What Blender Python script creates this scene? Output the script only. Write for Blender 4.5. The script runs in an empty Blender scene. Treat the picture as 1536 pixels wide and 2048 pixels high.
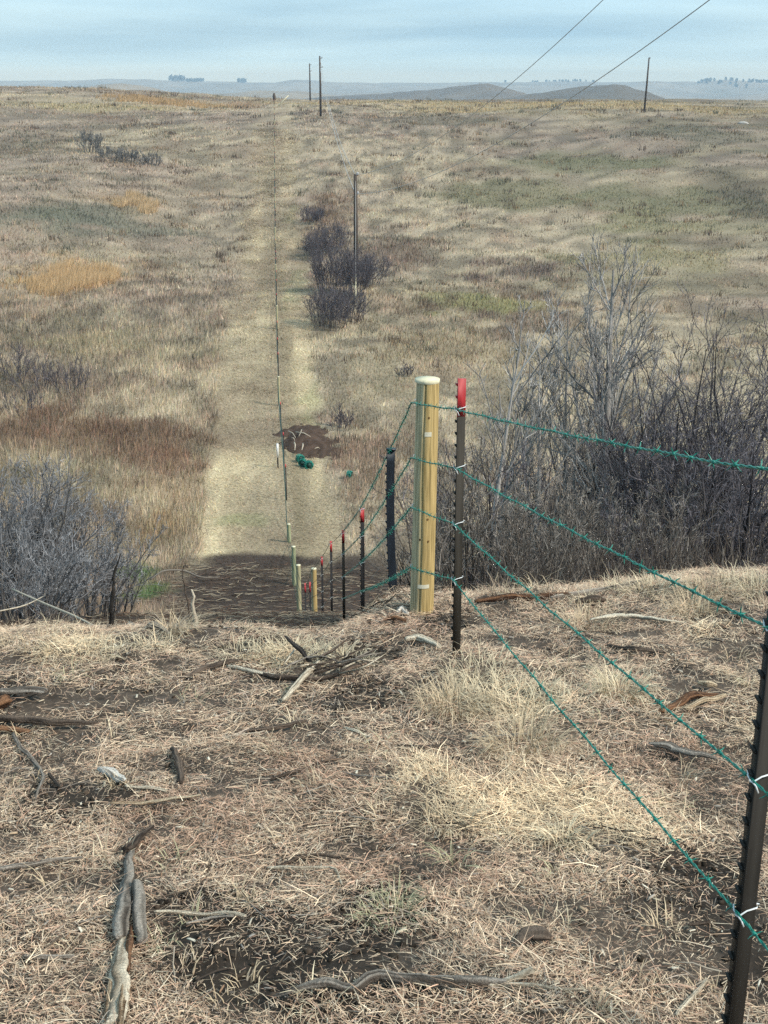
import bpy, math, numpy as np
from mathutils import Vector
# ------------------------------------------------------------------ camera, sky, sun, exposure
EYE = 1.83                                    # camera height above the ground it stands on
FPX, PITCH = 2500.0, math.radians(18.76)      # focal length in photo pixels (1536 x 2048), tilt below the horizon
CP, SP = math.cos(PITCH), math.sin(PITCH)
sc = bpy.context.scene
C = sc.collection
cam_d = bpy.data.cameras.new('camera'); cam = bpy.data.objects.new('camera', cam_d); C.objects.link(cam)
cam_d.sensor_fit = 'VERTICAL'; cam_d.sensor_height = 36.0; cam_d.lens = 36.0 * FPX / 2048.0
cam_d.clip_start = 0.05; cam_d.clip_end = 30000
cam.location = (0, 0, EYE); cam.rotation_euler = (math.pi / 2 - PITCH, 0, 0)
sc.camera = cam
SUN_EL, SUN_AZ = 42.0, 118.0                  # azimuth clockwise from +Y (the view direction), so the sun is right and behind
w = bpy.data.worlds.new('World'); sc.world = w; w.use_nodes = True
nt = w.node_tree; nt.nodes.clear(); N = nt.nodes.new; L = nt.links.new
out = N('ShaderNodeOutputWorld'); bg = N('ShaderNodeBackground'); sky = N('ShaderNodeTexSky')
sky.sky_type = 'NISHITA'; sky.sun_disc = False; sky.sun_elevation = math.radians(SUN_EL); sky.sun_rotation = math.radians(SUN_AZ)
sky.air_density = 1.0; sky.dust_density = 0.6; sky.ozone_density = 1.6
tc = N('ShaderNodeTexCoord')
sep = N('ShaderNodeSeparateXYZ'); L(tc.outputs['Generated'], sep.inputs[0])
# thin stratus seen on a flat cloud deck: direction / elevation
den = N('ShaderNodeMath'); den.operation = 'ADD'; den.inputs[1].default_value = 0.055; L(sep.outputs['Z'], den.inputs[0])
mx = N('ShaderNodeMath'); mx.operation = 'MAXIMUM'; mx.inputs[1].default_value = 0.03; L(den.outputs[0], mx.inputs[0])
dx = N('ShaderNodeMath'); dx.operation = 'DIVIDE'; L(sep.outputs['X'], dx.inputs[0]); L(mx.outputs[0], dx.inputs[1])
dy = N('ShaderNodeMath'); dy.operation = 'DIVIDE'; L(sep.outputs['Y'], dy.inputs[0]); L(mx.outputs[0], dy.inputs[1])
cmb = N('ShaderNodeCombineXYZ'); L(dx.outputs[0], cmb.inputs[0]); L(dy.outputs[0], cmb.inputs[1])
def sky_noise(scale, sx, sy, detail, off):
    mp = N('ShaderNodeMapping'); mp.inputs['Scale'].default_value = (sx, sy, 1); mp.inputs['Location'].default_value = off; L(cmb.outputs[0], mp.inputs[0])
    n = N('ShaderNodeTexNoise'); n.inputs['Scale'].default_value = scale; n.inputs['Detail'].default_value = detail; n.inputs['Roughness'].default_value = .5
    n.inputs['Distortion'].default_value = .4
    L(mp.outputs[0], n.inputs['Vector']); return n.outputs['Fac']
n1 = sky_noise(1.0, .22, .26, 5, (3.3, 1.1, 0)); n2 = sky_noise(1.0, .17, .24, 6, (1.3, 2.2, 0))
r1 = N('ShaderNodeValToRGB'); r1.color_ramp.elements[0].position = .30; r1.color_ramp.elements[1].position = .70; L(n1, r1.inputs[0])
r2 = N('ShaderNodeValToRGB'); r2.color_ramp.elements[0].position = .40; r2.color_ramp.elements[1].position = .60; L(n2, r2.inputs[0])
ccol = N('ShaderNodeMixRGB'); ccol.inputs[1].default_value = (2.7, 4.6, 6.2, 1); ccol.inputs[2].default_value = (5.0, 7.3, 8.6, 1); L(r2.outputs[0], ccol.inputs[0])
cm = N('ShaderNodeMath'); cm.operation = 'MULTIPLY_ADD'; cm.inputs[1].default_value = .2; cm.inputs[2].default_value = .78; L(r1.outputs[0], cm.inputs[0])
mixs = N('ShaderNodeMixRGB'); L(cm.outputs[0], mixs.inputs[0]); L(sky.outputs[0], mixs.inputs[1]); L(ccol.outputs[0], mixs.inputs[2])
hzf = N('ShaderNodeMapRange'); hzf.inputs[1].default_value = -.02; hzf.inputs[2].default_value = .05; hzf.inputs[3].default_value = .8; hzf.inputs[4].default_value = 0; hzf.interpolation_type = 'SMOOTHSTEP'; L(sep.outputs['Z'], hzf.inputs[0])
hmix = N('ShaderNodeMixRGB'); hmix.inputs[2].default_value = (5.6, 8.4, 10.0, 1); L(hzf.outputs[0], hmix.inputs[0]); L(mixs.outputs[0], hmix.inputs[1])   # brighter clear strip low over the horizon, all round
L(hmix.outputs[0], bg.inputs[0]); bg.inputs[1].default_value = 0.082; L(bg.outputs[0], out.inputs[0])
sun_d = bpy.data.lights.new('sun', 'SUN'); sun_d.energy = 2.9; sun_d.angle = math.radians(9.0); sun_d.color = (1.0, .935, .83)
sun = bpy.data.objects.new('sun', sun_d); C.objects.link(sun)
az, el = math.radians(SUN_AZ), math.radians(SUN_EL)
sdir = Vector((math.sin(az) * math.cos(el), math.cos(az) * math.cos(el), math.sin(el)))
sun.rotation_euler = (-sdir).to_track_quat('-Z', 'Y').to_euler()
vs = sc.view_settings; vs.view_transform = 'Standard'; vs.look = 'None'; vs.exposure = 0.64; vs.gamma = 1.0; vs.use_curve_mapping = False
cy = sc.cycles
cy.max_bounces = 4; cy.diffuse_bounces = 2; cy.glossy_bounces = 1; cy.transmission_bounces = 1; cy.volume_bounces = 0; cy.transparent_max_bounces = 4
cy.use_denoising = False; cy.use_adaptive_sampling = False; cy.caustics_reflective = False; cy.caustics_refractive = False
sc.render.use_persistent_data = False
rng = np.random.default_rng(11)
R = math.radians

# ------------------------------------------------------------------ helpers
def tag(o, label=None, cat=None, group=None, kind=None):
    for k, v in (('label', label), ('category', cat), ('group', group), ('kind', kind)):
        if v: o[k] = v
    return o
def link(name, data, parent=None, loc=None):
    o = bpy.data.objects.new(name, data); C.objects.link(o)
    if parent: o.parent = parent
    if loc is not None: o.location = loc
    return o
def empty(name, loc=(0, 0, 0), rz=0.0):
    o = link(name, None); o.location = loc; o.rotation_euler = (0, 0, rz); o.empty_display_size = .1; return o
def fast_mesh(name, V, F, mat=None, col=None, smooth=False):
    V = np.ascontiguousarray(V, dtype=np.float32).reshape(-1, 3); F = np.ascontiguousarray(F, dtype=np.int32)
    nf, k = F.shape
    me = bpy.data.meshes.new(name)
    me.vertices.add(len(V)); me.vertices.foreach_set('co', V.ravel())
    me.loops.add(nf * k); me.loops.foreach_set('vertex_index', F.ravel())
    me.polygons.add(nf); me.polygons.foreach_set('loop_start', np.arange(0, nf * k, k, dtype=np.int32))
    if smooth: me.polygons.foreach_set('use_smooth', np.ones(nf, dtype=bool))
    me.update(calc_edges=True)
    if col is not None:
        a = me.color_attributes.new('Col', 'FLOAT_COLOR', 'POINT')
        c4 = np.ones((len(V), 4), dtype=np.float32); c4[:, :3] = np.asarray(col).reshape(-1, 3); a.data.foreach_set('color', c4.ravel())
    if mat: me.materials.append(mat)
    return me
def sm(t):
    t = np.clip(t, 0, 1); return t * t * (3 - 2 * t)
_perm = np.random.default_rng(5).random((256, 256)).astype(np.float64)
def vnoise(x, y):
    xi = np.floor(x).astype(int); yi = np.floor(y).astype(int); fx = x - xi; fy = y - yi
    fx = fx * fx * fx * (fx * (fx * 6 - 15) + 10); fy = fy * fy * fy * (fy * (fy * 6 - 15) + 10)
    a = _perm[xi & 255, yi & 255]; b = _perm[(xi + 1) & 255, yi & 255]; c = _perm[xi & 255, (yi + 1) & 255]; d = _perm[(xi + 1) & 255, (yi + 1) & 255]
    return a + (b - a) * fx + (c - a) * fy + (a - b - c + d) * fx * fy
def fbm(x, y, oct=4, seed=0.0):
    v = 0.0; amp = .5; tot = 0.0
    for i in range(oct):
        v = v + amp * vnoise(x * 2 ** i + seed + 17.3 * i, y * 2 ** i + seed * 1.7 + 9.1 * i); tot += amp; amp *= .5
    return v / tot
def pchip(X, Y):
    X = np.array(X, float); Y = np.array(Y, float); h = np.diff(X); d = np.diff(Y) / h; m = np.zeros_like(Y)
    m[0], m[-1] = d[0], d[-1]
    for i in range(1, len(X) - 1):
        if d[i - 1] * d[i] > 0:
            w1 = 2 * h[i] + h[i - 1]; w2 = h[i] + 2 * h[i - 1]; m[i] = (w1 + w2) / (w1 / d[i - 1] + w2 / d[i])
    def f(x):
        x = np.clip(x, X[0], X[-1]); i = np.clip(np.searchsorted(X, x) - 1, 0, len(X) - 2)
        t = (x - X[i]) / h[i]; t2 = t * t; t3 = t2 * t
        return (2*t3-3*t2+1)*Y[i] + (t3-2*t2+t)*h[i]*m[i] + (-2*t3+3*t2)*Y[i+1] + (t3-t2)*h[i]*m[i+1]
    return f
# ------------------------------------------------------------------ terrain: heights below the eye along the view, plus sideways changes
PROF = pchip([-60, -10, 0, 2.4, 5.8, 6.8, 7.5, 8.5, 9.2, 10.5, 12.3, 16.9, 20.7, 23.1, 26.1, 29, 34, 40, 60, 93, 120, 150, 180, 200, 215, 250, 320, 380, 430, 600, 1000, 1600, 2600, 9000],
             [2.2, -.62, -1.83, -2.20, -2.76, -2.95, -3.14, -3.60, -4.0, -4.75, -5.6, -7.5, -9.0, -10.2, -11.65, -12.9, -14.0, -14.5, -14.5, -13.9, -12.4, -9.9, -6.9, -5.1, -4.3, -3.9, -3.45, -3.7, -5.2, -15, -22, -24, -22, -22])
def H(x, y):
    """world height of the ground"""
    x = np.asarray(x, float); y = np.asarray(y, float)
    near = 1 - sm((y - 10) / 18)
    shift = .5 * sm((x - .5) / 2.6) * near
    rt = 1.6 * sm((x - 5) / 8) * (1 - sm((y - 14) / 30)) 
    h = PROF(y - shift) + rt
    h = h - .46 * sm((.12 - x) / .55) * (1 - .45 * sm((-x - 1.2) / 1.2)) * sm((y - 6.1) / 1.9) * (1 - sm((y - 9.6) / 4))       # left of the fence the brow breaks off earlier
    far = sm((y - 140) / 130) * (1 - sm((y - 500) / 300))
    h = h + far * 3.1 * sm((-x - 12) / 65)
    mid = sm((y - 45) / 60) * (1 - sm((y - 420) / 200))
    h = h + mid * (2.6 * (fbm(x / 46, y / 46, 3, 3.1) - .5) + 3.0 * sm((-x - 14) / 22) * np.exp(-((y - 128) / 34) ** 2) + 1.2 * np.exp(-((x - 40) / 16) ** 2 - ((y - 150) / 40) ** 2))
    h = h + .75 * (fbm(x / 7, y / 7, 3, 8.8) - .5) * sm((y - 20) / 30) * (1 - sm((y - 500) / 300))
    fine = 1 - sm((y - 14) / 20)
    h = h + fine * (.16 * (fbm(x / .9, y / .9, 4, 1.7) - .5) + .03 * (fbm(x / .16, y / .16, 2, 4.4) - .5))
    # far country
    fm = sm((y - 500) / 300)
    xw = x + 50 * (fbm(x / 70, y / 90, 3, 1.9) - .5)
    def mound(cx, cy, top, rx, ry, p=1.0): 
        q = ((xw - cx) / rx) ** 2 + ((y - cy) / ry) ** 2
        return top * np.exp(-q ** p)
    far_h = (mound(185, 1100, 13, 55, 130, 1.0) + mound(215, 1080, 5, 30, 60, 1.2) + mound(160, 1150, 11, 125, 170, 1.0) + mound(118, 1500, 10, 46, 130) + mound(88, 1520, 7, 90, 130) + mound(60, 1550, 9, 190, 160) + mound(-20, 1350, 7, 260, 160)
             + mound(-455, 2200, 18, 80, 200) + mound(-430, 2250, 12, 260, 260) + mound(-170, 2350, 14, 120, 240) + mound(-20, 1700, 9, 160, 200))
    ridge = sm((y - 2900) / 1500)
    rtop = 40 + 8 * (fbm(x / 900, y / 4000, 2, 2.2) - .5) + 5 * sm((-x) / 1500)
    rav = np.abs(fbm(x / 260, y / 520, 4, 6.6) - .5) * 2
    far_h = far_h + ridge * rtop + (26 * sm((y-1900)/900)) * (rav - .35) * (1 - .75 * sm((y - 4200) / 400)) + fm * 5 * (fbm(x / 120, y / 120, 3, 2.9) - .5)
    far_h = far_h - 5.0 * (np.abs(fbm(x / 42, y / 75, 3, 15.) - .5) * 2) * sm((y - 800) / 200) * (1 - sm((y - 2600) / 600))
    return h + fm * far_h + EYE
def zpix(d, py):
    k = (1024 - py) / FPX; return EYE + (k * d * CP - d * SP) / (CP + k * SP)
def xpix(d, z, px):
    return (px - 768) / FPX * (d * CP - (z - EYE) * SP)
def at(px, py, d):
    z = zpix(d, py); return Vector((xpix(d, z, px), d, z))
def depth(p): return p[1] * CP - (p[2] - EYE) * SP
def g(px, py, dmin=1.5, dmax=420.0):
    """where the line of sight through a photo pixel meets the ground"""
    d = np.geomspace(dmin, dmax, 1400)
    z = zpix(d, py); x = xpix(d, z, px); below = z < H(x, d)
    i = int(np.argmax(below)) if below.any() else len(d) - 1
    lo, hi = d[max(i - 1, 0)], d[i]
    for _ in range(18):
        m = .5 * (lo + hi); zm = zpix(m, py)
        if zm < H(xpix(m, zm, px), m): hi = m
        else: lo = m
    z = zpix(hi, py); x = float(xpix(hi, z, px)); return Vector((x, hi, float(H(x, hi))))
# ------------------------------------------------------------------ materials
def principled(name, rough=.8, spec=.25, metal=0.0):
    m = bpy.data.materials.new(name); m.use_nodes = True; b = m.node_tree.nodes['Principled BSDF']
    b.inputs['Roughness'].default_value = rough; b.inputs['Specular IOR Level'].default_value = spec; b.inputs['Metallic'].default_value = metal
    return m, b, m.node_tree
def mat_attr(name, rough=.85, spec=.15, nscale=None, namp=.3, bump=0.0, translucent=0.0):
    m, b, t = principled(name, rough, spec); a = t.nodes.new('ShaderNodeAttribute'); a.attribute_name = 'Col'; src = a.outputs['Color']
    if nscale:
        tcn = t.nodes.new('ShaderNodeTexCoord'); n = t.nodes.new('ShaderNodeTexNoise'); n.inputs['Scale'].default_value = nscale; n.inputs['Detail'].default_value = 6; n.inputs['Roughness'].default_value = .65
        t.links.new(tcn.outputs['Object'], n.inputs['Vector'])
        mr = t.nodes.new('ShaderNodeMapRange'); mr.inputs[1].default_value = .3; mr.inputs[2].default_value = .7; mr.inputs[3].default_value = 1 - namp; mr.inputs[4].default_value = 1 + namp
        t.links.new(n.outputs['Fac'], mr.inputs[0])
        mm = t.nodes.new('ShaderNodeMixRGB'); mm.blend_type = 'MULTIPLY'; mm.inputs[0].default_value = 1
        t.links.new(src, mm.inputs[1]); t.links.new(mr.outputs[0], mm.inputs[2]); src = mm.outputs[0]
        if bump:
            bp = t.nodes.new('ShaderNodeBump'); bp.inputs['Strength'].default_value = bump; bp.inputs['Distance'].default_value = .02
            t.links.new(n.outputs['Fac'], bp.inputs['Height']); t.links.new(bp.outputs[0], b.inputs['Normal'])
    t.links.new(src, b.inputs['Base Color'])
    if translucent:
        tr = t.nodes.new('ShaderNodeBsdfTranslucent'); t.links.new(src, tr.inputs['Color']); mix = t.nodes.new('ShaderNodeMixShader'); mix.inputs[0].default_value = translucent
        t.links.new(b.outputs[0], mix.inputs[1]); t.links.new(tr.outputs[0], mix.inputs[2]); t.links.new(mix.outputs[0], t.nodes['Material Output'].inputs['Surface'])
    return m
def mat_noise(name, c1, c2, scale=(8, 8, 8), rough=.8, spec=.25, metal=0.0, detail=6, lo=.35, hi=.65, bump=.0, bdist=.005, extra=None):
    m, b, t = principled(name, rough, spec, metal)
    tcn = t.nodes.new('ShaderNodeTexCoord'); mp = t.nodes.new('ShaderNodeMapping'); mp.inputs['Scale'].default_value = scale
    t.links.new(tcn.outputs['Object'], mp.inputs[0])
    n = t.nodes.new('ShaderNodeTexNoise'); n.inputs['Scale'].default_value = 1; n.inputs['Detail'].default_value = detail; n.inputs['Roughness'].default_value = .6
    t.links.new(mp.outputs[0], n.inputs['Vector'])
    r = t.nodes.new('ShaderNodeValToRGB'); r.color_ramp.elements[0].position = lo; r.color_ramp.elements[1].position = hi
    r.color_ramp.elements[0].color = (*c1, 1); r.color_ramp.elements[1].color = (*c2, 1)
    t.links.new(n.outputs['Fac'], r.inputs[0]); src = r.outputs[0]
    if extra: src = extra(t, tcn, src)
    t.links.new(src, b.inputs['Base Color'])
    if bump:
        bp = t.nodes.new('ShaderNodeBump'); bp.inputs['Strength'].default_value = bump; bp.inputs['Distance'].default_value = bdist
        t.links.new(n.outputs['Fac'], bp.inputs['Height']); t.links.new(bp.outputs[0], b.inputs['Normal'])
    return m
M = {}
M['ground'] = mat_attr('ground_cover', nscale=9, namp=.5, bump=1.0)
M['hills'] = mat_attr('far_prairie', nscale=.02, namp=.22)
M['straw'] = mat_attr('dry_straw', rough=.62, spec=.3, translucent=.12)
M['grass'] = mat_attr('field_grass', rough=.8, spec=.12, translucent=.2)
M['chips'] = mat_attr('wood_chip', rough=.7, spec=.2)
M['clod'] = mat_attr('soil', rough=.95, spec=.05, nscale=40, namp=.4)
M['deadwood'] = mat_attr('dead_wood', rough=.85, spec=.15, nscale=130, namp=.38, bump=.9)
M['twig'] = mat_attr('bark_twig', rough=.8, spec=.2)
def wood_post_extra(t, tcn, src):
    # sapwood on one side, darker heartwood on the other, as the log was peeled
    s = t.nodes.new('ShaderNodeSeparateXYZ'); t.links.new(tcn.outputs['Object'], s.inputs[0])
    n = t.nodes.new('ShaderNodeTexNoise'); n.inputs['Scale'].default_value = 3; mp = t.nodes.new('ShaderNodeMapping'); mp.inputs['Scale'].default_value = (6, 6, .8)
    t.links.new(tcn.outputs['Object'], mp.inputs[0]); t.links.new(mp.outputs[0], n.inputs['Vector'])
    a = t.nodes.new('ShaderNodeMath'); a.operation = 'MULTIPLY_ADD'; a.inputs[1].default_value = .05; t.links.new(n.outputs['Fac'], a.inputs[0]); t.links.new(s.outputs['X'], a.inputs[2])
    mr = t.nodes.new('ShaderNodeMapRange'); mr.inputs[1].default_value = -.012; mr.inputs[2].default_value = .022; t.links.new(a.outputs[0], mr.inputs[0])
    mm = t.nodes.new('ShaderNodeMixRGB'); mm.blend_type = 'MULTIPLY'; mm.inputs[2].default_value = (1.0, .82, .56, 1)
    t.links.new(mr.outputs[0], mm.inputs[0]); t.links.new(src, mm.inputs[1]); return mm.outputs[0]
M['post_wood'] = mat_noise('treated_pine', (.21, .18, .10), (.54, .48, .31), (75, 75, 3.2), rough=.8, spec=.15, bump=.8, bdist=.004, lo=.28, hi=.6, extra=wood_post_extra)
M['post_cut'] = mat_noise('sawn_pine_end', (.60, .55, .38), (.76, .70, .50), (40, 40, 40), rough=.8, bump=.4)
M['post_grey'] = mat_noise('weathered_pine', (.30, .28, .17), (.48, .43, .26), (22, 22, 2), rough=.8, bump=.3)
M['post_green'] = mat_noise('green_treated_pine', (.20, .23, .13), (.36, .38, .23), (22, 22, 2), rough=.8, bump=.3)
M['knot'] = mat_noise('pine_knot', (.10, .055, .02), (.22, .12, .05), (90, 90, 90))
M['tag'] = mat_noise('pale_mark', (.62, .58, .44), (.72, .68, .54), (60, 60, 60))
M['steel'] = mat_noise('painted_dark_steel', (.016, .015, .014), (.046, .042, .036), (30, 30, 3), rough=.65, spec=.18, lo=.3, hi=.75, bump=.15, bdist=.001)
M['steel2'] = mat_noise('worn_dark_steel', (.015, .014, .012), (.048, .042, .033), (40, 40, 2.5), rough=.65, spec=.18, lo=.3, hi=.72, bump=.2, bdist=.001)
M['black'] = mat_noise('black_enamel', (.008, .008, .009), (.022, .022, .024), (30, 30, 4), rough=.65, spec=.18)
M['navy'] = mat_noise('navy_painted_steel', (.005, .008, .013), (.013, .019, .028), (30, 30, 4), rough=.45, spec=.5)
M['red'] = mat_noise('red_paint', (.24, .014, .018), (.40, .035, .04), (50, 50, 12), rough=.45, spec=.45, lo=.3, hi=.6)
M['wire'] = mat_noise('green_coated_wire', (.006, .12, .088), (.014, .27, .20), (60, 60, 60), rough=.4, spec=.5)
M['wire_far'] = mat_noise('dark_green_wire', (.010, .035, .028), (.02, .07, .055), (20, 20, 20), rough=.5)
M['clip'] = mat_noise('galvanised_clip', (.62, .66, .66), (.80, .83, .83), (80, 80, 80), rough=.4, spec=.6)
M['pole'] = mat_noise('creosote_pole', (.045, .035, .028), (.10, .08, .065), (14, 14, 1.2), rough=.85)
M['pole_grey'] = mat_noise('weathered_pole', (.10, .09, .08), (.20, .18, .16), (12, 12, 1.0), rough=.85)
M['ceramic'] = mat_noise('insulator', (.3, .3, .31), (.45, .45, .46), (9, 9, 9), rough=.3)
M['cable'] = mat_noise('aluminium_cable', (.34, .33, .31), (.46, .45, .43), (2, 2, 2), rough=.5)
M['guard'] = mat_noise('pale_guy_guard', (.55, .50, .34), (.72, .66, .46), (6, 6, 1), rough=.6)
M['white'] = mat_noise('white_plastic', (.70, .70, .68), (.82, .82, .80), (10, 10, 10), rough=.5)
M['bark_grey'] = mat_noise('grey_bark', (.06, .048, .038), (.30, .262, .22), (110, 110, 110), rough=.85, lo=.36, hi=.66, bump=1.0, bdist=.006)
M['bark_dark'] = mat_noise('dark_bark', (.025, .019, .015), (.14, .105, .08), (120, 120, 120), rough=.9, lo=.3, hi=.7, bump=.6, bdist=.005)
M['bark_black'] = mat_noise('charred_bark', (.010, .009, .008), (.05, .042, .036), (40, 40, 12), rough=.9, bump=.5)
M['wood_pale'] = mat_noise('bleached_wood', (.24, .19, .14), (.62, .54, .42), (140, 90, 140), rough=.8, lo=.32, hi=.62, bump=.5, bdist=.004)
M['wood_split'] = mat_noise('split_heartwood', (.10, .062, .036), (.52, .42, .29), (170, 14, 120), rough=.85, lo=.36, hi=.62, bump=1.0, bdist=.006)
M['wood_red'] = mat_noise('red_rotten_wood', (.05, .026, .016), (.22, .115, .062), (130, 50, 130), rough=.9, lo=.3, hi=.7, bump=.6, bdist=.006)
M['bone'] = mat_noise('chalky_white', (.10, .08, .06), (.52, .47, .40), (34, 34, 34), rough=.8, lo=.3, hi=.55)
M['rock'] = mat_noise('pale_rock', (.30, .29, .27), (.50, .48, .45), (2, 2, 2), rough=.9)
M['evergreen'] = mat_noise('far_evergreen', (.012, .022, .014), (.04, .06, .035), (.6, .6, .6), rough=.9)
# ------------------------------------------------------------------ cover map: what grows where (colour at each place, height of growth, mown share)
def poly_x(pts):
    P = [g(*p) for p in pts]; P.sort(key=lambda v: v.y); ys = np.array([p.y for p in P]); xs = np.array([p.x for p in P])
    return lambda y: np.interp(y, ys, xs)
STRIP_L = poly_x([(505, 225), (500, 260), (490, 400), (462, 520), (440, 600), (428, 750), (415, 900), (400, 1000), (390, 1090)])
STRIP_R = poly_x([(592, 225), (596, 260), (600, 400), (622, 520), (632, 600), (640, 700), (655, 850), (678, 950), (690, 1060), (690, 1090)])
def blob(cx, cy, rx, ry):
    c = g(cx, cy); a = g(cx + rx, cy); b0 = g(cx, cy + ry); b1 = g(cx, cy - ry)
    return c.x, c.y, abs(a.x - c.x) + .01, max((b1.y - b0.y) * .5, .3), (b1.y + b0.y) * .5
def bmask(B, x, y, amp=.55, sc_=None):
    cx, c0, rx, ry, cyy = B; s = sc_ or max(min(rx, ry) * .55, max(rx, ry) * .12)
    q = np.sqrt(((x - cx) / rx) ** 2 + ((y - cyy) / ry) ** 2); o = np.zeros_like(q); k = q < 2.3
    if k.any(): o[k] = 1 - sm((q[k] + amp * 2.6 * (fbm(x[k] / s, y[k] / s, 4, cx * .37 + 3) - .5) - .45) / .8)
    return o
ZONES = [  # photo position and half sizes, colour, height of growth
    ((150, 556, 92, 36), (.46, .31, .17), .95), ((258, 402, 62, 22), (.38, .26, .15), .7), ((20, 562, 45, 22), (.42, .28, .13), .7),
    ((360, 205, 150, 9), (.33, .20, .10), .6), ((180, 215, 200, 12), (.36, .29, .16), .6),
    ((110, 436, 130, 26), (.13, .135, .095), .5), ((250, 450, 160, 34), (.135, .135, .10), .55), ((60, 290, 70, 40), (.16, .13, .095), .5),
    ((250, 880, 210, 46), (.17, .098, .064), .75), ((90, 842, 110, 36), (.165, .098, .065), .8), ((330, 935, 120, 34), (.20, .12, .08), .7), ((150, 775, 160, 30), (.24, .18, .13), .7),
    ((360, 985, 70, 30), (.42, .31, .20), .6), ((320, 1060, 60, 30), (.30, .21, .12), .7), ((150, 690, 170, 40), (.33, .27, .17), .7),
    ((790, 505, 100, 34), (.165, .115, .085), .8), ((1045, 545, 120, 22), (.12, .082, .075), .9), ((1010, 632, 130, 46), (.15, .105, .08), .7), ((850, 620, 70, 30), (.2, .15, .1), .5),
    ((660, 430, 55, 48), (.19, .125, .085), .9), ((730, 905, 70, 34), (.19, .12, .085), .7), ((740, 960, 55, 60), (.25, .18, .125), .6),
    ((830, 880, 60, 40), (.22, .17, .12), .6), ((900, 700, 180, 40), (.30, .235, .15), .5), ((760, 760, 80, 60), (.28, .23, .15), .35),
    ((1180, 330, 140, 22), (.15, .145, .08), .35), ((1050, 390, 160, 26), (.17, .155, .085), .4), ((1330, 400, 150, 40), (.17, .16, .088), .4), ((950, 610, 110, 18), (.27, .25, .11), .4),
    ((1505, 400, 70, 60), (.085, .075, .055), .7), ((1310, 460, 140, 30), (.21, .19, .10), .4), ((880, 240, 130, 9), (.15, .125, .085), .4), ((1350, 265, 170, 13), (.14, .125, .085), .4), ((1300, 520, 180, 26), (.27, .23, .13), .45),  # first entry: a darker patch at the far right of the field
    ((960, 215, 500, 9), (.37, .28, .15), .6), ((1250, 218, 350, 9), (.37, .28, .155), .6), ((330, 290, 60, 16), (.2, .155, .11), .4), ((215, 237, 50, 6), (.19, .13, .095), .4), ((500, 300, 60, 30), (.27, .2, .14), .2)]
ZB = [(blob(*z[0]), np.array(z[1]), z[2]) for z in ZONES]
SOIL = [blob(490, 1165, 125, 52), blob(520, 1120, 120, 18), blob(420, 1215, 120, 40), blob(720, 1165, 90, 40)]
GREEN = [blob(265, 1150, 45, 20), blob(300, 1185, 40, 16)]
SGREEN = [blob(590, 420, 16, 34), blob(600, 560, 18, 50), blob(640, 780, 30, 60), blob(480, 1040, 60, 14), blob(655, 870, 30, 40)]
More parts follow.
